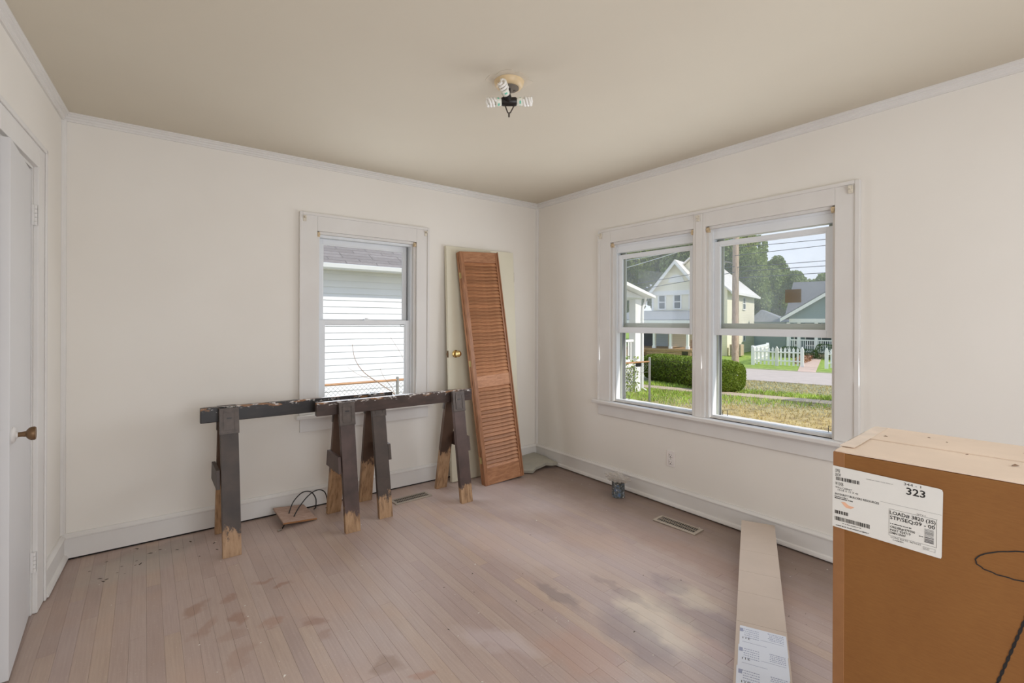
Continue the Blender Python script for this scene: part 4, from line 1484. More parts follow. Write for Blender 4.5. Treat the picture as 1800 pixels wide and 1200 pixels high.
gr = MB().box(-60, 110, -60, 120, GZ - 0.4, GZ).build('ground_lawn', 'lawn')
struct(gr, 'sunny patchy lawn around the houses')
rd = MB().box(20.4, 25.3, -60, 80, GZ, GZ + 0.015).build('road', 'asphalt')
rd.rotation_euler = (0, 0, TH_)
struct(rd, 'pale asphalt street beyond the front lawn')
wk = thing('sidewalk', None, None)
struct(wk, 'narrow concrete sidewalk along the front lawn')
wk.rotation_euler = (0, 0, TH_)
slab_m = MB().box(15.62, 16.28, 0.006, 1.494, GZ, GZ + 0.03).mesh('sidewalk_slab')
for k in range(-8, 16):
    o = link('sidewalk_slab', slab_m, 'concrete', wk)
    o.location.y = k * 1.5
pth = MB().prism([(25.35, 2.55), (36.0, 3.3), (36.0, 4.3), (25.35, 3.25)], GZ, GZ + 0.02, 'z').build('footpath', 'brick_path')
pth.rotation_euler = (0, 0, TH_)
struct(pth, 'pink brick path to the blue-grey house')

# grass blades where the windows look
rr = random.Random(31)


def blades(n, x0, x1, y0, y1, hmin, hmax, keep, mat, name, label):
    m_ = MB()
    vs_, fs_ = [], []
    for k in range(n):
        x_, y_ = rr.uniform(x0, x1), rr.uniform(y0, y1)
        if not keep(x_, y_):
            continue
        h = rr.uniform(hmin, hmax)
        a = rr.uniform(0, 6.28)
        w = rr.uniform(0.006, 0.014)
        lx, ly = rr.uniform(-0.6, 0.6) * h, rr.uniform(-0.6, 0.6) * h
        i = len(vs_)
        vs_ += [(x_ - w * math.cos(a), y_ - w * math.sin(a), GZ), (x_ + w * math.cos(a), y_ + w * math.sin(a), GZ), (x_ + lx, y_ + ly, GZ + h)]
        fs_.append((i, i + 1, i + 2))
    me = bpy.data.meshes.new(name)
    me.from_pydata(vs_, [], fs_)
    o = link(name, me, mat)
    tag(o, label, 'grass', kind='stuff')


def ab(x_, y_):
    return x_ * math.cos(TH_) + y_ * math.sin(TH_), -x_ * math.sin(TH_) + y_ * math.cos(TH_)


def lush(x_, y_):
    a, b = ab(x_, y_)
    if 15.5 < a < 16.4 or a > 20.3 or (y_ > 9.75 and x_ < 12.8):
        return False
    d = math.hypot((x_ - 9.4) / 5.0, (y_ - 3.0) / 4.8)
    return d > 0.95 + rr.random() * 0.5 and a < 16.0 or (16.3 < a < 17.3)


blades(60000, 7.5, 17.5, 2.5, 13.0, 0.05, 0.13, lush, 'blade', 'lawn_grass', 'fresh green grass on the front lawn')
blades(26000, 7.0, 21.0, 0.5, 9.7, 0.03, 0.07, lambda x_, y_: not (15.5 < ab(x_, y_)[0] < 16.4) and ab(x_, y_)[0] < 20.3, 'blade_dry', 'dry_lawn_grass', 'dry yellowed grass on the front lawn')


# leaves -------------------------------------------------------------
def leaf_mesh(name, pts_fn, n, smin, smax, seed):
    r_ = random.Random(seed)
    vs_, fs_ = [], []
    for k in range(n):
        p, nn = pts_fn(r_)
        s = r_.uniform(smin, smax)
        u = Vector((r_.gauss(0, 1), r_.gauss(0, 1), r_.gauss(0, 1)))
        u = (u + nn * 0.4).normalized()
        w = u.cross(Vector((r_.gauss(0, 1), r_.gauss(0, 1), r_.gauss(0, 1)))).normalized()
        q = u.cross(w)
        i = len(vs_)
        vs_ += [tuple(p - w * s * 0.5), tuple(p + q * s * 0.35), tuple(p + w * s * 0.6), tuple(p - q * s * 0.35)]
        fs_.append((i, i + 1, i + 2, i + 3))
    me = bpy.data.meshes.new(name)
    me.from_pydata(vs_, [], fs_)
    return me


def crown_fn(blobs):
    tot = [b[3] ** 2 for b in blobs]

    def fn(r_):
        b = r_.choices(blobs, tot)[0]
        d = Vector((r_.gauss(0, 1), r_.gauss(0, 1), r_.gauss(0, 1))).normalized()
        k = 0.55 + 0.5 * r_.random() ** 0.5
        return Vector(b[:3]) + d * b[3] * k, d
    return fn


def crown_mesh(seed, n=30000):
    r_ = random.Random(seed)
    blobs = [(0, 0, 0.62, 0.26)]
    for k in range(26):
        a = r_.uniform(0, 6.28)
        z = r_.uniform(0.30, 0.90)
        rad = 0.36 * math.sin(min(1, (z - 0.16) / 0.80) * math.pi) ** 0.6
        rr_ = rad * r_.uniform(0.45, 1.0)
        blobs.append((rr_ * math.cos(a), rr_ * math.sin(a), z, r_.uniform(0.06, 0.12)))
    return leaf_mesh('crown', crown_fn(blobs), n, 0.014, 0.030, seed + 50)


CROWNS = [crown_mesh(s) for s in (1, 2, 3)]
trunk_me = MB().tube([(0, 0, 0), (0.004, 0.002, 0.12), (-0.003, 0.004, 0.35), (0.002, 0, 0.6)], [0.022, 0.017, 0.013, 0.006], 8).mesh('trunk')


def tree(a, b, h, w, k, label, mat='leaf'):
    t_ = thing('leafy_tree', label, 'tree', S(a, b), random.Random(int(a * 7 + b * 13)).uniform(0, 6.28), 'trees beyond the houses')
    me = CROWNS[k % 3]
    c_ = link('crown', me, 'leaf', t_)
    c_.material_slots[0].link = 'OBJECT'
    c_.material_slots[0].material = M[mat]
    c_.scale = (w, w, h)
    tr_ = link('trunk', trunk_me, 'bark', t_)
    tr_.scale = (h, h, h)
    return t_


tree(47, 23.5, 14.5, 12, 0, 'tall dark-leaved tree behind the neighbouring porch roof')
tree(50, 19.0, 16.0, 13, 1, 'large spreading tree behind the yellow gable', 'leaf_yellow')
tree(48, 14.5, 14.0, 11, 2, 'round leafy tree rising over the pale metal roof')
tree(50, 12.7, 13.8, 8.0, 0, 'tall leafy tree beside the utility pole', 'leaf_yellow')
tree(47.5, 9.9, 9.6, 6.4, 1, 'full leafy tree between the yellow house and the blue-grey house')
tree(56, 9.6, 9.0, 6.6, 2, 'soft-edged tree stepping down towards the blue-grey roof')
tree(62, 6.3, 7.9, 7.5, 0, 'low distant tree over the blue-grey roof ridge')
tree(66, 3.5, 8.4, 8.0, 1, 'far hazy tree at the end of the distant tree row')
tree(53, 8.3, 8.0, 6.0, 0, 'small leafy tree peeking over the grey hipped shed roof')
tree(55, 27.0, 14.5, 13, 2, 'broad tree closing the row behind the neighbouring porch')
tree(58, 15.5, 17.0, 13, 1, 'tallest tree at the back of the row')

# ---------------------------------------------------------------- neighbouring house, seen through both windows
nh = thing('neighbour_house', 'white clapboard house next door with shingle roof and side porch', 'house', (0, 9.9, GZ))
# local: y = 0 is the clapboard wall
WALLTOP = 3.36
MB().box(-6.0, 10.4, 0.03, 7.0, 0.0, WALLTOP).build('wall', 'siding', nh)
sd = MB().prism([(0.03, 0.0), (-0.004, 0.0), (-0.004, 0.006), (0.014, 0.131), (0.03, 0.131)], -6.0, 10.4, 'x').mesh('siding_board')
for k in range(25):
    o = link('siding_board', sd, 'siding', nh)
    o.location.z = 0.02 + k * 0.131
MB().box(-6.0, 10.4, -0.012, 0.03, 3.30, 3.36).build('frieze_board', 'green_band', nh)
MB().box(-6.2, 10.6, -0.42, 0.03, 3.235, 3.262).build('soffit', 'white_paint', nh)
MB().box(-6.2, 10.6, -0.45, -0.42, 3.21, 3.32).build('fascia', 'grey_soffit', nh)
MB().prism([(-0.45, 3.215), (-0.53, 3.215), (-0.55, 3.235), (-0.57, 3.31), (-0.56, 3.315), (-0.54, 3.25), (-0.45, 3.25)], -6.2, 10.6, 'x').build('gutter', 'grey_soffit', nh)
rf = MB()
rv = [(-6.3, -0.54, 3.315), (10.7, -0.54, 3.315), (10.7, 3.9, 5.75), (-6.3, 3.9, 5.75), (-6.3, 7.6, 3.7), (10.7, 7.6, 3.7)]
me = bpy.data.meshes.new('roof')
me.from_pydata(rv + [(x_, y_, z_ - 0.06) for x_, y_, z_ in rv], [], [(0, 1, 2, 3), (3, 2, 5, 4), (7, 6, 9, 8), (8, 9, 10, 11), (0, 6, 7, 1), (4, 5, 11, 10), (1, 7, 8, 2), (2, 8, 11, 5), (0, 3, 9, 6), (3, 4, 10, 9)])
uvl = me.uv_layers.new(name='UVMap')
for p in me.polygons:
    for li in p.loop_indices:
        co = me.vertices[me.loops[li].vertex_index].co
        uvl.data[li].uv = (co.x, co.y * 1.14)
link('roof', me, 'shingles', nh)
# porch at the street end: shed roof falling towards the street
pr = MB().prism([(10.3, 3.80), (13.0, 3.065), (13.0, 2.99), (10.3, 3.66)], -0.32, 4.6, 'y').build('porch_roof', 'white_paint', nh)
MB().box(10.4, 12.75, 0.02, 4.4, 2.94, 3.0).build('porch_ceiling', 'green_band', nh)
MB().prism([(10.4, 3.0), (12.72, 3.0), (12.72, 3.04), (10.4, 3.62)], 0.0, 0.04, 'y').build('porch_gable', 'siding', nh)
MB().box(12.40, 12.70, 0.0, 0.26, 0.0, 2.94).build('porch_post', 'white_paint', nh, bevel=0.01)
MB().box(10.6, 10.86, 0.0, 0.2, 0.0, 2.94).build('porch_post', 'white_paint', nh, bevel=0.01)
MB().box(12.40, 12.70, 4.0, 4.26, 0.0, 2.94).build('porch_post', 'white_paint', nh, bevel=0.01)
MB().tube([(12.88, -0.02, 3.02), (12.86, -0.02, 2.86), (12.72, -0.05, 2.72), (12.70, -0.05, 2.55), (12.70, -0.05, 0.12), (12.86, -0.07, 0.03)], 0.035, 8).build('downspout', 'white_paint', nh)
MB().box(10.4, 12.75, 0.0, 4.4, 0.80, 0.92).build('porch_floor', 'white_paint', nh)
MB().box(10.86, 12.40, 0.06, 0.13, 1.60, 1.67).build('railing', 'white_paint', nh)
MB().box(10.86, 12.40, 0.06, 0.13, 0.97, 1.03).build('railing', 'white_paint', nh)
bal = MB().box(0, 0.035, 0.08, 0.11, 1.03, 1.60).mesh('baluster')
for k in range(12):
    o = link('baluster', bal, 'white_paint', nh)
    o.location.x = 10.95 + k * 0.12
lat = MB()
for k in range(30):
    s = 10.9 + k * 0.12 - 0.8
    for dr in (1, -1):
        pts_ = []
        xa, xb = (s, s + 0.8) if dr > 0 else (s + 0.8, s)
        za, zb = 0.02, 0.82
        # clip to the panel
        def clip(xa, za, xb, zb):
            if xb == xa:
                return None
            t0, t1 = 0.0, 1.0
            for lim, sg in ((10.9, 1), (12.36, -1)):
                fa, fb = sg * (xa - lim), sg * (xb - lim)
                if fa < 0 and fb < 0:
                    return None
                if fa < 0:
                    t0 = max(t0, fa / (fa - fb))
                elif fb < 0:
                    t1 = min(t1, fa / (fa - fb))
            if t1 - t0 < 0.05:
                return None
            return (xa + (xb - xa) * t0, za + (zb - za) * t0, xa + (xb - xa) * t1, za + (zb - za) * t1)
        c_ = clip(xa, za, xb, zb)
        if c_:
            x0, z0, x1, z1 = c_
            ll = math.hypot(x1 - x0, z1 - z0)
            nx, nz = -(z1 - z0) / ll * 0.018, (x1 - x0) / ll * 0.018
            yy = 0.05 if dr > 0 else 0.06
            lat.prism([(x0 + nx, z0 + nz), (x1 + nx, z1 + nz), (x1 - nx, z1 - nz), (x0 - nx, z0 - nz)], yy, yy + 0.008, 'y')
lo_ = lat.build('lattice', 'white_paint', nh)
MB().box(10.41, 10.43, 1.4, 2.3, 0.95, 2.9).build('porch_door', 'porch_dark', nh)
vn = leaf_mesh('vine', lambda r_: (Vector((r_.uniform(10.9, 12.5), 9.9 + r_.uniform(-0.08, 0.05), GZ + r_.random() ** 1.3 * 1.15)), Vector((0, -1, 0))), 420, 0.06, 0.11, 4)
o = link('climbing_vine', vn, 'leaf_hedge')
tag(o, 'green vine climbing the white lattice of the porch next door', 'vine')

# ---------------------------------------------------------------- chain-link fence along the side yard
cf = thing('chain_link_fence', 'chain-link fence with a rusty top rail along the side yard', 'fence', (0, 8.2, GZ))
FT = 1.16
MB().tube([(-3.0, 0, FT), (10.86, 0, FT)], 0.022, 8).build('top_rail', 'rust_rail', cf, smooth=True)
MB().tube([(-3.0, 0, FT - 0.28), (10.86, 0, FT - 0.28)], 0.004, 6).build('tension_wire', 'galv', cf)
for px_ in (-3.0, -0.2, 1.6, 3.62, 6.2, 8.6, 10.87):
    big = px_ > 10
    MB().lathe([(0.032 if big else 0.027, 0.0), (0.032 if big else 0.027, FT + (0.09 if big else 0.04)), (0.020, FT + (0.12 if big else 0.06))], 10, Matrix.Translation((px_, 0.0, 0))).build('post', 'galv', cf, smooth=True)
mesh_ = MB()
step = 0.075
W0, W1 = -1.0, 10.86
k = 0
Hh = FT - 0.03
xs_ = W0 - Hh
while xs_ < W1:
    for dr in (1, -1):
        xa, za, xb, zb = (xs_, 0.02, xs_ + Hh, Hh) if dr > 0 else (xs_ + Hh, 0.02, xs_, Hh)
        if min(xa, xb) >= W0 and max(xa, xb) <= W1:
            y_ = 0.026 * dr * 0.12 - 0.004
            mesh_.tube([(xa, y_, za), (xb, y_, zb)], 0.003, 3)
    xs_ += step
o = mesh_.build('wire_mesh', 'galv', cf)
tag(o, kind='stuff')

tw = thing('twig_sapling', 'thin bare sapling with curved twigs by the chain-link fence', 'sapling', (3.05, 7.55, GZ))
for path, r_ in (([(0.55, 0, 0), (0.42, 0, 0.5), (0.28, 0.02, 0.95), (0.02, 0.03, 1.18), (-0.28, 0, 1.40), (-0.42, 0.02, 1.62), (-0.47, 0, 1.85)], 0.011),
                 ([(0.40, 0, 0.62), (0.28, 0.05, 0.95), (0.20, 0.04, 1.12), (0.05, 0, 1.30), (-0.02, 0, 1.45)], 0.006),
                 ([(0.45, 0, 0.45), (0.36, -0.04, 0.98), (0.46, -0.02, 1.25), (0.38, 0, 1.6), (0.16, 0, 1.95)], 0.0045),
                 ([(-0.1, 0.01, 1.27), (-0.35, 0, 1.36), (-0.55, -0.02, 1.5)], 0.004),
                 ([(0.5, 0, 0.2), (0.62, 0, 0.8), (0.55, 0, 1.15)], 0.0045)):
    q = smooth_path(path, 4)
    MB().tube(q, [max(0.0025, r_ * (1 - 0.7 * i / len(q))) for i in range(len(q))], 5).build('twig', 'twig', tw)

# ---------------------------------------------------------------- hedge and small shrubs


def hedge(name, label, p0, p1, half, h, n, seed, mat='leaf_hedge', group=None):
    a, b = Vector((*p0, 0)), Vector((*p1, 0))
    L = (b - a).length
    ang = math.atan2(b.y - a.y, b.x - a.x)
    t_ = thing(name, label, 'hedge' if L > 1 else 'shrub', (a.x, a.y, GZ), ang, group)

    def fn(r_):
        # rounded block: superellipse section along the run, closed by rounded ends
        end = half * 0.75
        u = r_.uniform(-end, L + end)
        rad = 1.0
        if r_.random() < 2 * half / (L + 2 * half):
            rad = math.sqrt(r_.random())
            e = (1 - rad ** 3) ** (1 / 3)
            u = -end * e if r_.random() < 0.5 else L + end * e
        else:
            e = max(0.0, -u, u - L) / end
            rad = max(0.0, 1 - e ** 3) ** (1 / 3)
        th = r_.uniform(0, 2 * math.pi)
        cs_, sn = math.cos(th), math.sin(th)
        q = (abs(cs_) ** 3.4 + abs(sn) ** 3.4) ** (-1 / 3.4)
        k = rad * q * (0.93 + 0.10 * r_.random() + 0.03 * math.sin(u * 4.1) * math.sin(th * 5))
        y_ = half * cs_ * k
        z_ = max(0.03, h * 0.5 + h * 0.5 * sn * k)
        return Vector((u, y_, z_)), Vector((0.3 * e, cs_, sn)).normalized()
    link('foliage', leaf_mesh('foliage', fn, n, 0.035, 0.075, seed), mat, t_)
    if L < 1:
        return t_
    core = MB()
    prof = [(-half * 0.78, 0.05), (half * 0.78, 0.05), (half * 0.84, h * 0.45), (half * 0.68, h * 0.82), (0, h * 0.90), (-half * 0.68, h * 0.82), (-half * 0.84, h * 0.45)]
    core.prism(prof, 0.0, L, 'x')
    core.build('inner_branches', 'bark', t_, bevel=0.05)
    return t_


hedge('clipped_hedge', 'clipped rounded green hedge by the sidewalk', (16.0, 11.6), (14.95, 8.35), 0.62, 0.98, 30000, 3)
hedge('clipped_hedge', 'smaller clipped hedge behind the neighbouring porch post', (14.6, 12.9), (14.2, 11.75), 0.48, 0.85, 6000, 4)
hedge('round_shrub', 'round shrub casting shade on the dry lawn beyond the tall cardboard box', (15.15, 4.15), (15.05, 3.75), 0.85, 1.75, 7000, 5, 'leaf_dark')

# ---------------------------------------------------------------- yellow house across the street
yh = thing('yellow_house', 'two-storey yellow clapboard house with white gable trim and front porch', 'house', S(33.5, 8.5), TH_)
# local x = away from the street, y = along the street; front wall at x = 0, y from 0 to 4.85
YW, YD = 4.85, 9.2
EZ, AZ = 4.42, 6.45       # eave and ridge of the front gable above the ground
GY0, GY1 = 1.40, 4.82     # front gable wing
GM = (GY0 + GY1) / 2
MB().prism([(GY0, 0.0), (GY1, 0.0), (GY1, EZ), (GM, AZ - 0.06), (GY0, EZ)], 0, 4.2, 'x').build('front_wing', 'yellow', yh)
MB().prism([(0, 0.0), (YW, 0.0), (YW, 4.5), (YW / 2, 6.6), (0, 4.5)], 0.9, YD, 'x').build('wall', 'yellow', yh)


def gable_roof(name, y0, y1, ez, az, x0, x1, mat, ov, th=0.12):
    m_ = MB()
    ym = (y0 + y1) / 2
    sl = (az - ez) / (ym - y0)
    m_.prism([(y0 - ov, ez - ov * sl), (ym, az), (ym, az + th), (y0 - ov, ez - ov * sl + th)], x0, x1, 'x')
    m_.prism([(y1 + ov, ez - ov * sl), (ym, az), (ym, az + th), (y1 + ov, ez - ov * sl + th)], x0, x1, 'x')
    return m_.build(name, mat, yh)


gable_roof('roof', 0, YW, 4.5, 6.65, 0.6, YD + 0.3, 'metal_roof', 0.32)
gable_roof('gable_roof', GY0, GY1, EZ, AZ, -0.35, 4.4, 'metal_roof', 0.26)
sl_ = (AZ - EZ) / (GM - GY0)
for y0_, sg in ((GY0, -1), (GY1, 1)):
    ya = y0_ + sg * 0.28
    MB().prism([(ya, EZ - 0.28 * sl_ - 0.20), (GM, AZ - 0.20), (GM, AZ + 0.02), (ya, EZ - 0.28 * sl_ + 0.02)], -0.38, -0.30, 'x').build('rake_board', 'white_paint', yh)
MB().box(0.6, YD + 0.3, -0.40, -0.30, 4.5 - 0.30 - 0.05, 4.5 - 0.30 + 0.12).build('eave_gutter', 'white_paint', yh)
MB().box(-0.10, 0.0, GY0 - 0.05, GY1 + 0.05, EZ - 0.28, EZ + 0.02).build('gable_band', 'white_paint', yh)
for y0_ in (GY0 - 0.03, GY1 - 0.10):
    MB().box(-0.04, 0.0, y0_, y0_ + 0.13, 2.0, EZ - 0.28).build('corner_board', 'white_paint', yh)
gv = MB()
arc = [(GM - 0.58, 5.00), (GM + 0.58, 5.00), (GM + 0.45, 5.34), (GM + 0.15, 5.55), (GM - 0.15, 5.55), (GM - 0.45, 5.34)]
gv.prism(arc, -0.05, 0.0, 'x').build('gable_vent', 'white_paint', yh)


def house_window(parent, wall, u0, u1, z0, z1, side):
    """side 'front': on x = 0 facing -x; 'south': on y = 0 facing -y"""
    fr_ = MB()
    e = 0.09
    def bx_(mb, a, b, c_, d, t0, t1):
        if side == 'front':
            mb.box(t0, t1, a, b, c_, d)
        else:
            mb.box(a, b, t0, t1, c_, d)
        return mb
    for (a, b, c_, d) in ((u0 - e, u0, z0 - e, z1 + e), (u1, u1 + e, z0 - e, z1 + e), (u0, u1, z1, z1 + e), (u0, u1, z0 - e, z0), (u0, u1, (z0 + z1) / 2 - 0.03, (z0 + z1) / 2 + 0.03)):
        bx_(fr_, a, b, c_, d, -0.06, 0.0)
    w = fr_.build('window', 'white_paint', parent)
    bx_(MB(), u0, u1, z0, (z0 + z1) / 2 - 0.03, -0.02, -0.004).build('pane', 'window_dark', w)
    bx_(MB(), u0, u1, (z0 + z1) / 2 + 0.03, z1, -0.02, -0.004).build('pane', 'window_dark', w)
    return w


house_window(yh, None, 3.90, 4.31, 3.20, 4.10, 'front')
house_window(yh, None, 2.82, 3.22, 3.22, 4.10, 'front')
house_window(yh, None, 1.78, 2.15, 3.22, 4.10, 'front')
house_window(yh, None, 5.2, 5.9, 3.25, 4.05, 'south')
house_window(yh, None, 5.2, 5.9, 0.9, 2.1, 'south')
# porch: lower roof, posts, deck and wall behind
MB().prism([(-0.05, 3.05), (-3.25, 2.42), (-3.25, 2.32), (-0.05, 2.80)], 0.9, 6.4, 'y').build('porch_roof', 'grey_roof', yh)
MB().box(-3.3, -3.18, 0.9, 6.4, 2.12, 2.36).box(-3.2, 0, 0.9, 1.0, 2.12, 2.36).build('porch_fascia', 'white_paint', yh)
for py_ in (1.44, 2.52, 3.61, 5.0):
    MB().box(-2.78, -2.62, py_ - 0.07, py_ + 0.07, 0.55, 2.14).box(-2.81, -2.59, py_ - 0.10, py_ + 0.10, 0.55, 0.72).build('porch_post', 'white_paint', yh)
MB().box(-2.95, 0, 1.1, 6.2, 0.42, 0.54).build('deck', 'deck_wood', yh)
for k in range(3):
    MB().box(-2.9, -2.86, 1.75, 6.2, 0.06 + k * 0.125, 0.165 + k * 0.125).build('skirt_board', 'deck_wood', yh)
MB().box(-2.93, -2.75, 1.18, 1.34, 0.0, 0.42).build('deck_pier', 'deck_wood', yh)
st_ = MB()
for k in range(3):
    st_.box(-3.2 - k * 0.28, -2.95 - k * 0.28, 4.1, 6.0, 0.30 - k * 0.13, 0.40 - k * 0.13)
st_.build('porch_step', 'deck_wood', yh)
MB().box(-0.05, -0.01, 3.65, 4.5, 0.55, 2.1).build('front_door', 'pale_siding', yh)
MB().box(-0.06, 0.0, 4.7, 6.2, 0.55, 2.2).build('shaded_porch_wall', 'porch_dark', yh)
MB().box(0.0, 3.0, YW, 6.4, 0.0, 2.7).build('side_wing', 'yellow', yh)
bc = MB().box(-1.2, -0.5, 1.35, 1.40, 0.95, 1.35).box(-1.2, -0.5, 1.35, 1.75, 0.90, 0.95).box(-1.2, -1.12, 1.35, 1.75, 0.54, 1.1).box(-0.58, -0.5, 1.35, 1.75, 0.54, 1.1).build('bench', 'pole_wood', yh)
ac = thing('condenser_unit', 'pale air conditioner unit against the yellow house wall', 'air conditioner', S(34.4, 7.9), TH_)
MB().box(-0.4, 0.4, -0.35, 0.35, 0.06, 0.80).build('case', 'concrete', ac, bevel=0.03)
for k in range(6):
    MB().box(-0.41, -0.40, -0.3, 0.3, 0.14 + k * 0.1, 0.18 + k * 0.1).build('grille_bar', 'galv', ac)
MB().lathe([(0.28, 0.80), (0.28, 0.83), (0.05, 0.84)], 16).build('fan_guard', 'galv', ac)

# low shed with a grey hipped roof between the houses
sh = thing('grey_roof_shed', 'low outbuilding with a grey hipped roof between the two houses', 'building', S(42.8, 6.3), TH_)
MB().box(0, 3.0, 0.0, 2.4, 0, 2.30).build('wall', 'pale_siding', sh)
m_ = MB()
m_.add([(-0.2, -0.3, 2.30), (3.2, -0.3, 2.30), (3.2, 2.7, 2.30), (-0.2, 2.7, 2.30), (0.9, 1.9, 3.30), (2.1, 1.9, 3.30)], [(0, 1, 5, 4), (1, 2, 5), (2, 3, 4, 5), (3, 0, 4), (3, 2, 1, 0)])
m_.build('roof', 'grey_roof', sh)

# ---------------------------------------------------------------- blue-grey house
gh = thing('blue_grey_house', 'blue-grey clapboard house with a charcoal gable roof and railed porch', 'house', S(36.0, -2.0), TH_)
GWd, GE, GA = 7.4, 2.55, 4.95
MB().prism([(1.4, 0.0), (8.3, 0), (8.3, 2.75), (4.7, 5.0), (1.4, 2.75)], 0.2, GWd - 0.2, 'y').build('wall', 'slate_siding', gh)
gs = (GA - GE) / (GWd / 2)
MB().prism([(0.3, GE - 0.05), (GWd - 0.3, GE - 0.05), (GWd - 0.3, GE + 0.1), (GWd / 2, GA - 0.12), (0.3, GE + 0.1)], 0.02, 1.4, 'x').build('porch_gable', 'slate_siding', gh)
for sg in (0, 1):
    ya, yb = (-0.15, GWd / 2) if sg == 0 else (GWd + 0.15, GWd / 2)
    za = GE - 0.15 * gs
    MB().prism([(ya, za), (yb, GA), (yb, GA + 0.14), (ya, za + 0.14)], -0.3, 4.4, 'x').build('porch_roof', 'dark_roof', gh)
    yc = (-0.17, GWd + 0.17)[sg]
    MB().prism([(yc, za - 0.16), (yb, GA - 0.16), (yb, GA + 0.06), (yc, za + 0.06)], -0.34, -0.26, 'x').build('rake_board', 'white_paint', gh)
MB().prism([(1.0, 2.50), (4.7, 5.05), (4.7, 5.20), (1.0, 2.65)], -0.1, GWd + 0.1, 'y').prism([(8.7, 2.50), (4.7, 5.05), (4.7, 5.20), (8.7, 2.65)], -0.1, GWd + 0.1, 'y').build('roof', 'dark_roof', gh)
MB().box(0.0, 0.12, 0.3, GWd - 0.3, GE - 0.30, GE - 0.05).build('porch_header', 'white_paint', gh)
for py_ in (7.15, 6.55, 5.6, 4.65, 0.5):
    MB().box(0.02, 0.18, py_ - 0.09, py_ + 0.09, 0.25, GE - 0.3).build('porch_post', 'white_paint', gh)
MB().box(-0.05, 1.4, 0.2, GWd - 0.2, 0.0, 0.25).build('porch_floor', 'concrete', gh)
MB().box(0.06, 0.14, 4.65, 7.15, 1.08, 1.16).box(0.06, 0.14, 4.65, 7.15, 0.36, 0.42).build('railing', 'white_paint', gh)
bal = MB().box(0.08, 0.12, -0.02, 0.02, 0.42, 1.08).mesh('baluster')
for k in range(20):
    o = link('baluster', bal, 'white_paint', gh)
    o.location.y = 4.75 + k * 0.12
for (a, b) in ((4.9, 5.4), (5.8, 6.3), (6.7, 6.95)):
    w = MB().box(1.34, 1.40, a - 0.06, b + 0.06, 0.7, 2.2).build('window', 'white_paint', gh)
    MB().box(1.32, 1.338, a, b, 0.78, 2.1).build('pane', 'window_dark', w)
for k, (a, b, s) in enumerate(((35.2, 4.8, 0.42), (35.3, 3.75, 0.34), (34.9, 2.85, 0.36), (34.4, 1.95, 0.34))):
    p = S(a, b)
    hedge('porch_shrub', ('wide dark shrub beneath the porch railing of the blue-grey house' if k < 1 else 'smaller dark shrub beside the pointed evergreen at the porch railing' if k < 2 else 'pointed dark evergreen by the blue-grey porch' if k == 2 else 'low dark shrub past the blue-grey porch path'), (p[0], p[1]), (p[0] + 0.1, p[1] + 0.4), s, s * (2.6 if k == 2 else 1.7), 1500, 40 + k, 'leaf_dark', 'shrubs along the blue-grey porch')
fb = leaf_mesh('flower_bed', lambda r_: (Vector(S(r_.uniform(30.0, 34.0), r_.uniform(3.55, 4.1), GZ + r_.random() * 0.3)), Vector((0, 0, 1))), 500, 0.08, 0.16, 8)
o = link('flower_bed', fb, 'flower')
tag(o, 'reddish flower bed beside the pink brick path', 'flowers', kind='stuff')

# ---------------------------------------------------------------- white picket fences
PK = [(-0.045, 0.05), (0.045, 0.05), (0.045, 0.80), (0.062, 0.84), (0.0, 0.98), (-0.062, 0.84), (-0.045, 0.80)]
pk_m = MB().prism(PK, -0.015, 0.015, 'x').mesh('picket')
pf_ = MB().prism([(-0.075, 0), (0.075, 0), (0.075, 0.88), (0.0, 1.02), (-0.075, 0.88)], -0.075, 0.075, 'x').mesh('post')


def picket(label, a, b, runs):
    f_ = thing('picket_fence', label, 'fence', S(a, b), TH_)
    for (x0, y0, x1, y1) in runs:
        L = math.hypot(x1 - x0, y1 - y0)
        ang = math.atan2(-(x1 - x0), (y1 - y0))
        n = max(2, int(L / 0.18))
        for (zz) in (0.28, 0.72):
            mx = Matrix.Translation((x0, y0, 0)) @ Matrix.Rotation(ang, 4, 'Z')
            MB().box(0.017, 0.05, 0, L, zz - 0.035, zz + 0.035, mx).build('rail', 'white_paint', f_)
        for k in range(1, n):
            o = link('picket', pk_m, 'white_paint', f_)
            o.location = (x0 + (x1 - x0) * k / n, y0 + (y1 - y0) * k / n, 0)
            o.rotation_euler = (0, 0, ang)
        for (px_, py_) in ((x0, y0), (x1, y1)):
            o = link('post', pf_, 'white_paint', f_)
            o.location = (px_, py_, 0)
            o.rotation_euler = (0, 0, ang)
    return f_


picket('white picket fence turning a corner beside the utility pole', 28.1, 5.65, [(0, 0, 0, -1.12), (0, -1.12, 0, -2.25), (0, 0, 4.5, 0.1)])
picket('short white picket fence end past the pink brick path', 28.0, 2.36, [(0, 0, 0, -1.4)])

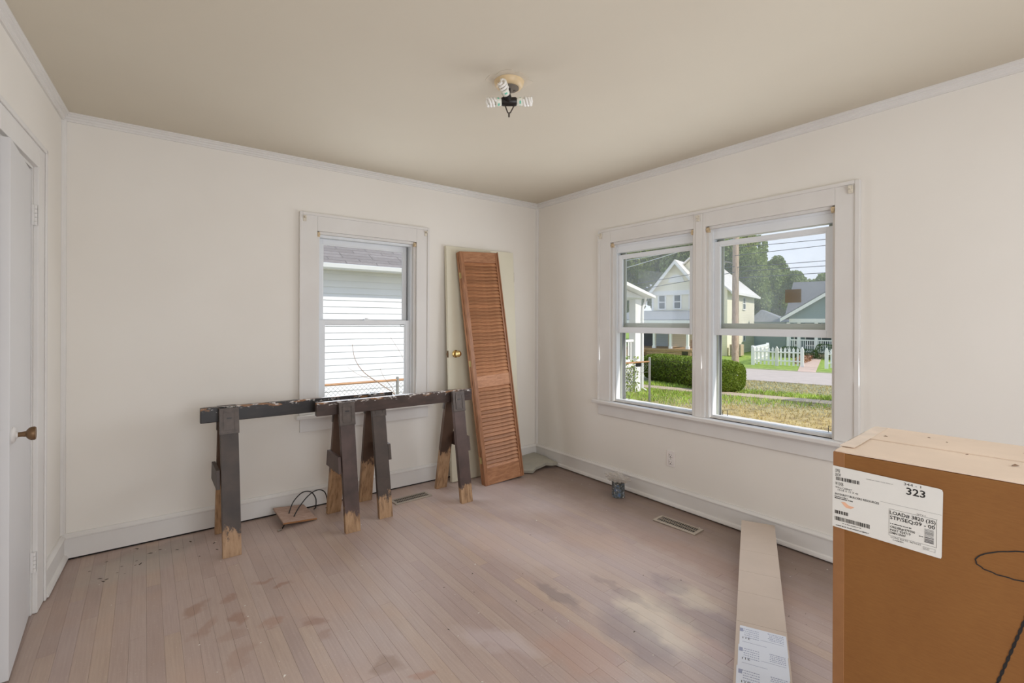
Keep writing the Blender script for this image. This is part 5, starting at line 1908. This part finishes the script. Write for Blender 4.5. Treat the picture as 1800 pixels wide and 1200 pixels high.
# ---------------------------------------------------------------- utility pole and lines
up_ = thing('utility_pole', 'tall wooden utility pole with a street lamp arm', 'utility pole', S(26.7, 6.2))
MB().tube([(0, 0, 0), (0.0, 0.0, 4.0), (0.02, 0, 11.0)], [0.175, 0.16, 0.12], 12).build('pole', 'pole_wood', up_, smooth=True)
LD = Vector((-0.60, 0.80, 0))
MB().tube(smooth_path([(0, 0, 5.15), tuple(LD * 0.25 + Vector((0, 0, 5.32))), tuple(LD * 0.62 + Vector((0, 0, 5.36)))], 5), 0.03, 6).build('lamp_arm', 'galv', up_)
lm = Matrix.Translation(LD * 0.72 + Vector((0, 0, 5.20)))
MB().lathe([(0.20, 0.0), (0.20, 0.06), (0.14, 0.16), (0.06, 0.22)], 14, lm).build('lamp_head', 'white_paint', up_, smooth=True)
cbz = MB().box(-0.06, 0.06, -1.2, 1.2, 9.2, 9.34).build('cross_arm', 'pole_wood', up_)


def sag(p, q, s, n=14):
    p, q = Vector(p), Vector(q)
    return [tuple(p.lerp(q, i / n) - Vector((0, 0, 4 * s * (i / n) * (1 - i / n)))) for i in range(n + 1)]


pt = S(26.7, 6.2, 0)
PL = [((S(26.5, 6.2, 4.75)), S(26.5, -24, 6.6), 0.2, 'wire', 'upper dark power line leaving the utility pole southwards'),
      ((S(26.6, 6.2, 4.15)), S(26.6, -24, 5.6), 0.3, 'wire', 'second dark power line leaving the utility pole southwards'),
      ((S(26.7, 6.2, 3.95)), S(26.7, -24, 5.2), 0.3, 'wire', 'third dark power line leaving the utility pole southwards'),
      ((S(26.7, 6.2, 3.62)), S(26.8, -24, 4.6), 0.2, 'wire', 'lowest thick cable leaving the utility pole southwards'),
      ((S(26.8, 6.2, 5.2)), S(26.8, -24, 5.9), 0.15, 'wire', 'topmost faint line leaving the utility pole southwards'),
      ((S(26.5, 6.2, 5.6)), S(24.5, 24, 4.6), 0.5, 'wire_pale', 'pale service line crossing in front of the dark trees'),
      ((S(26.6, 6.2, 5.9)), S(21.0, 18.5, 2.4), 0.25, 'wire_pale', 'pale service line dropping to the porch next door'),
      ((S(26.5, 6.2, 4.2)), S(26.5, 24, 2.6), 0.2, 'wire', 'dark cable crossing the yellow gable'),
      ((S(26.5, 6.2, 3.9)), S(26.5, 24, 2.1), 0.2, 'wire', 'lower dark cable crossing the yellow gable')]
for (p, q, s, mt, lb_) in PL:
    o = MB().tube(sag(p, q, s), 0.016, 5).build('power_line', mt)
    tag(o, lb_, 'cable', 'overhead lines')
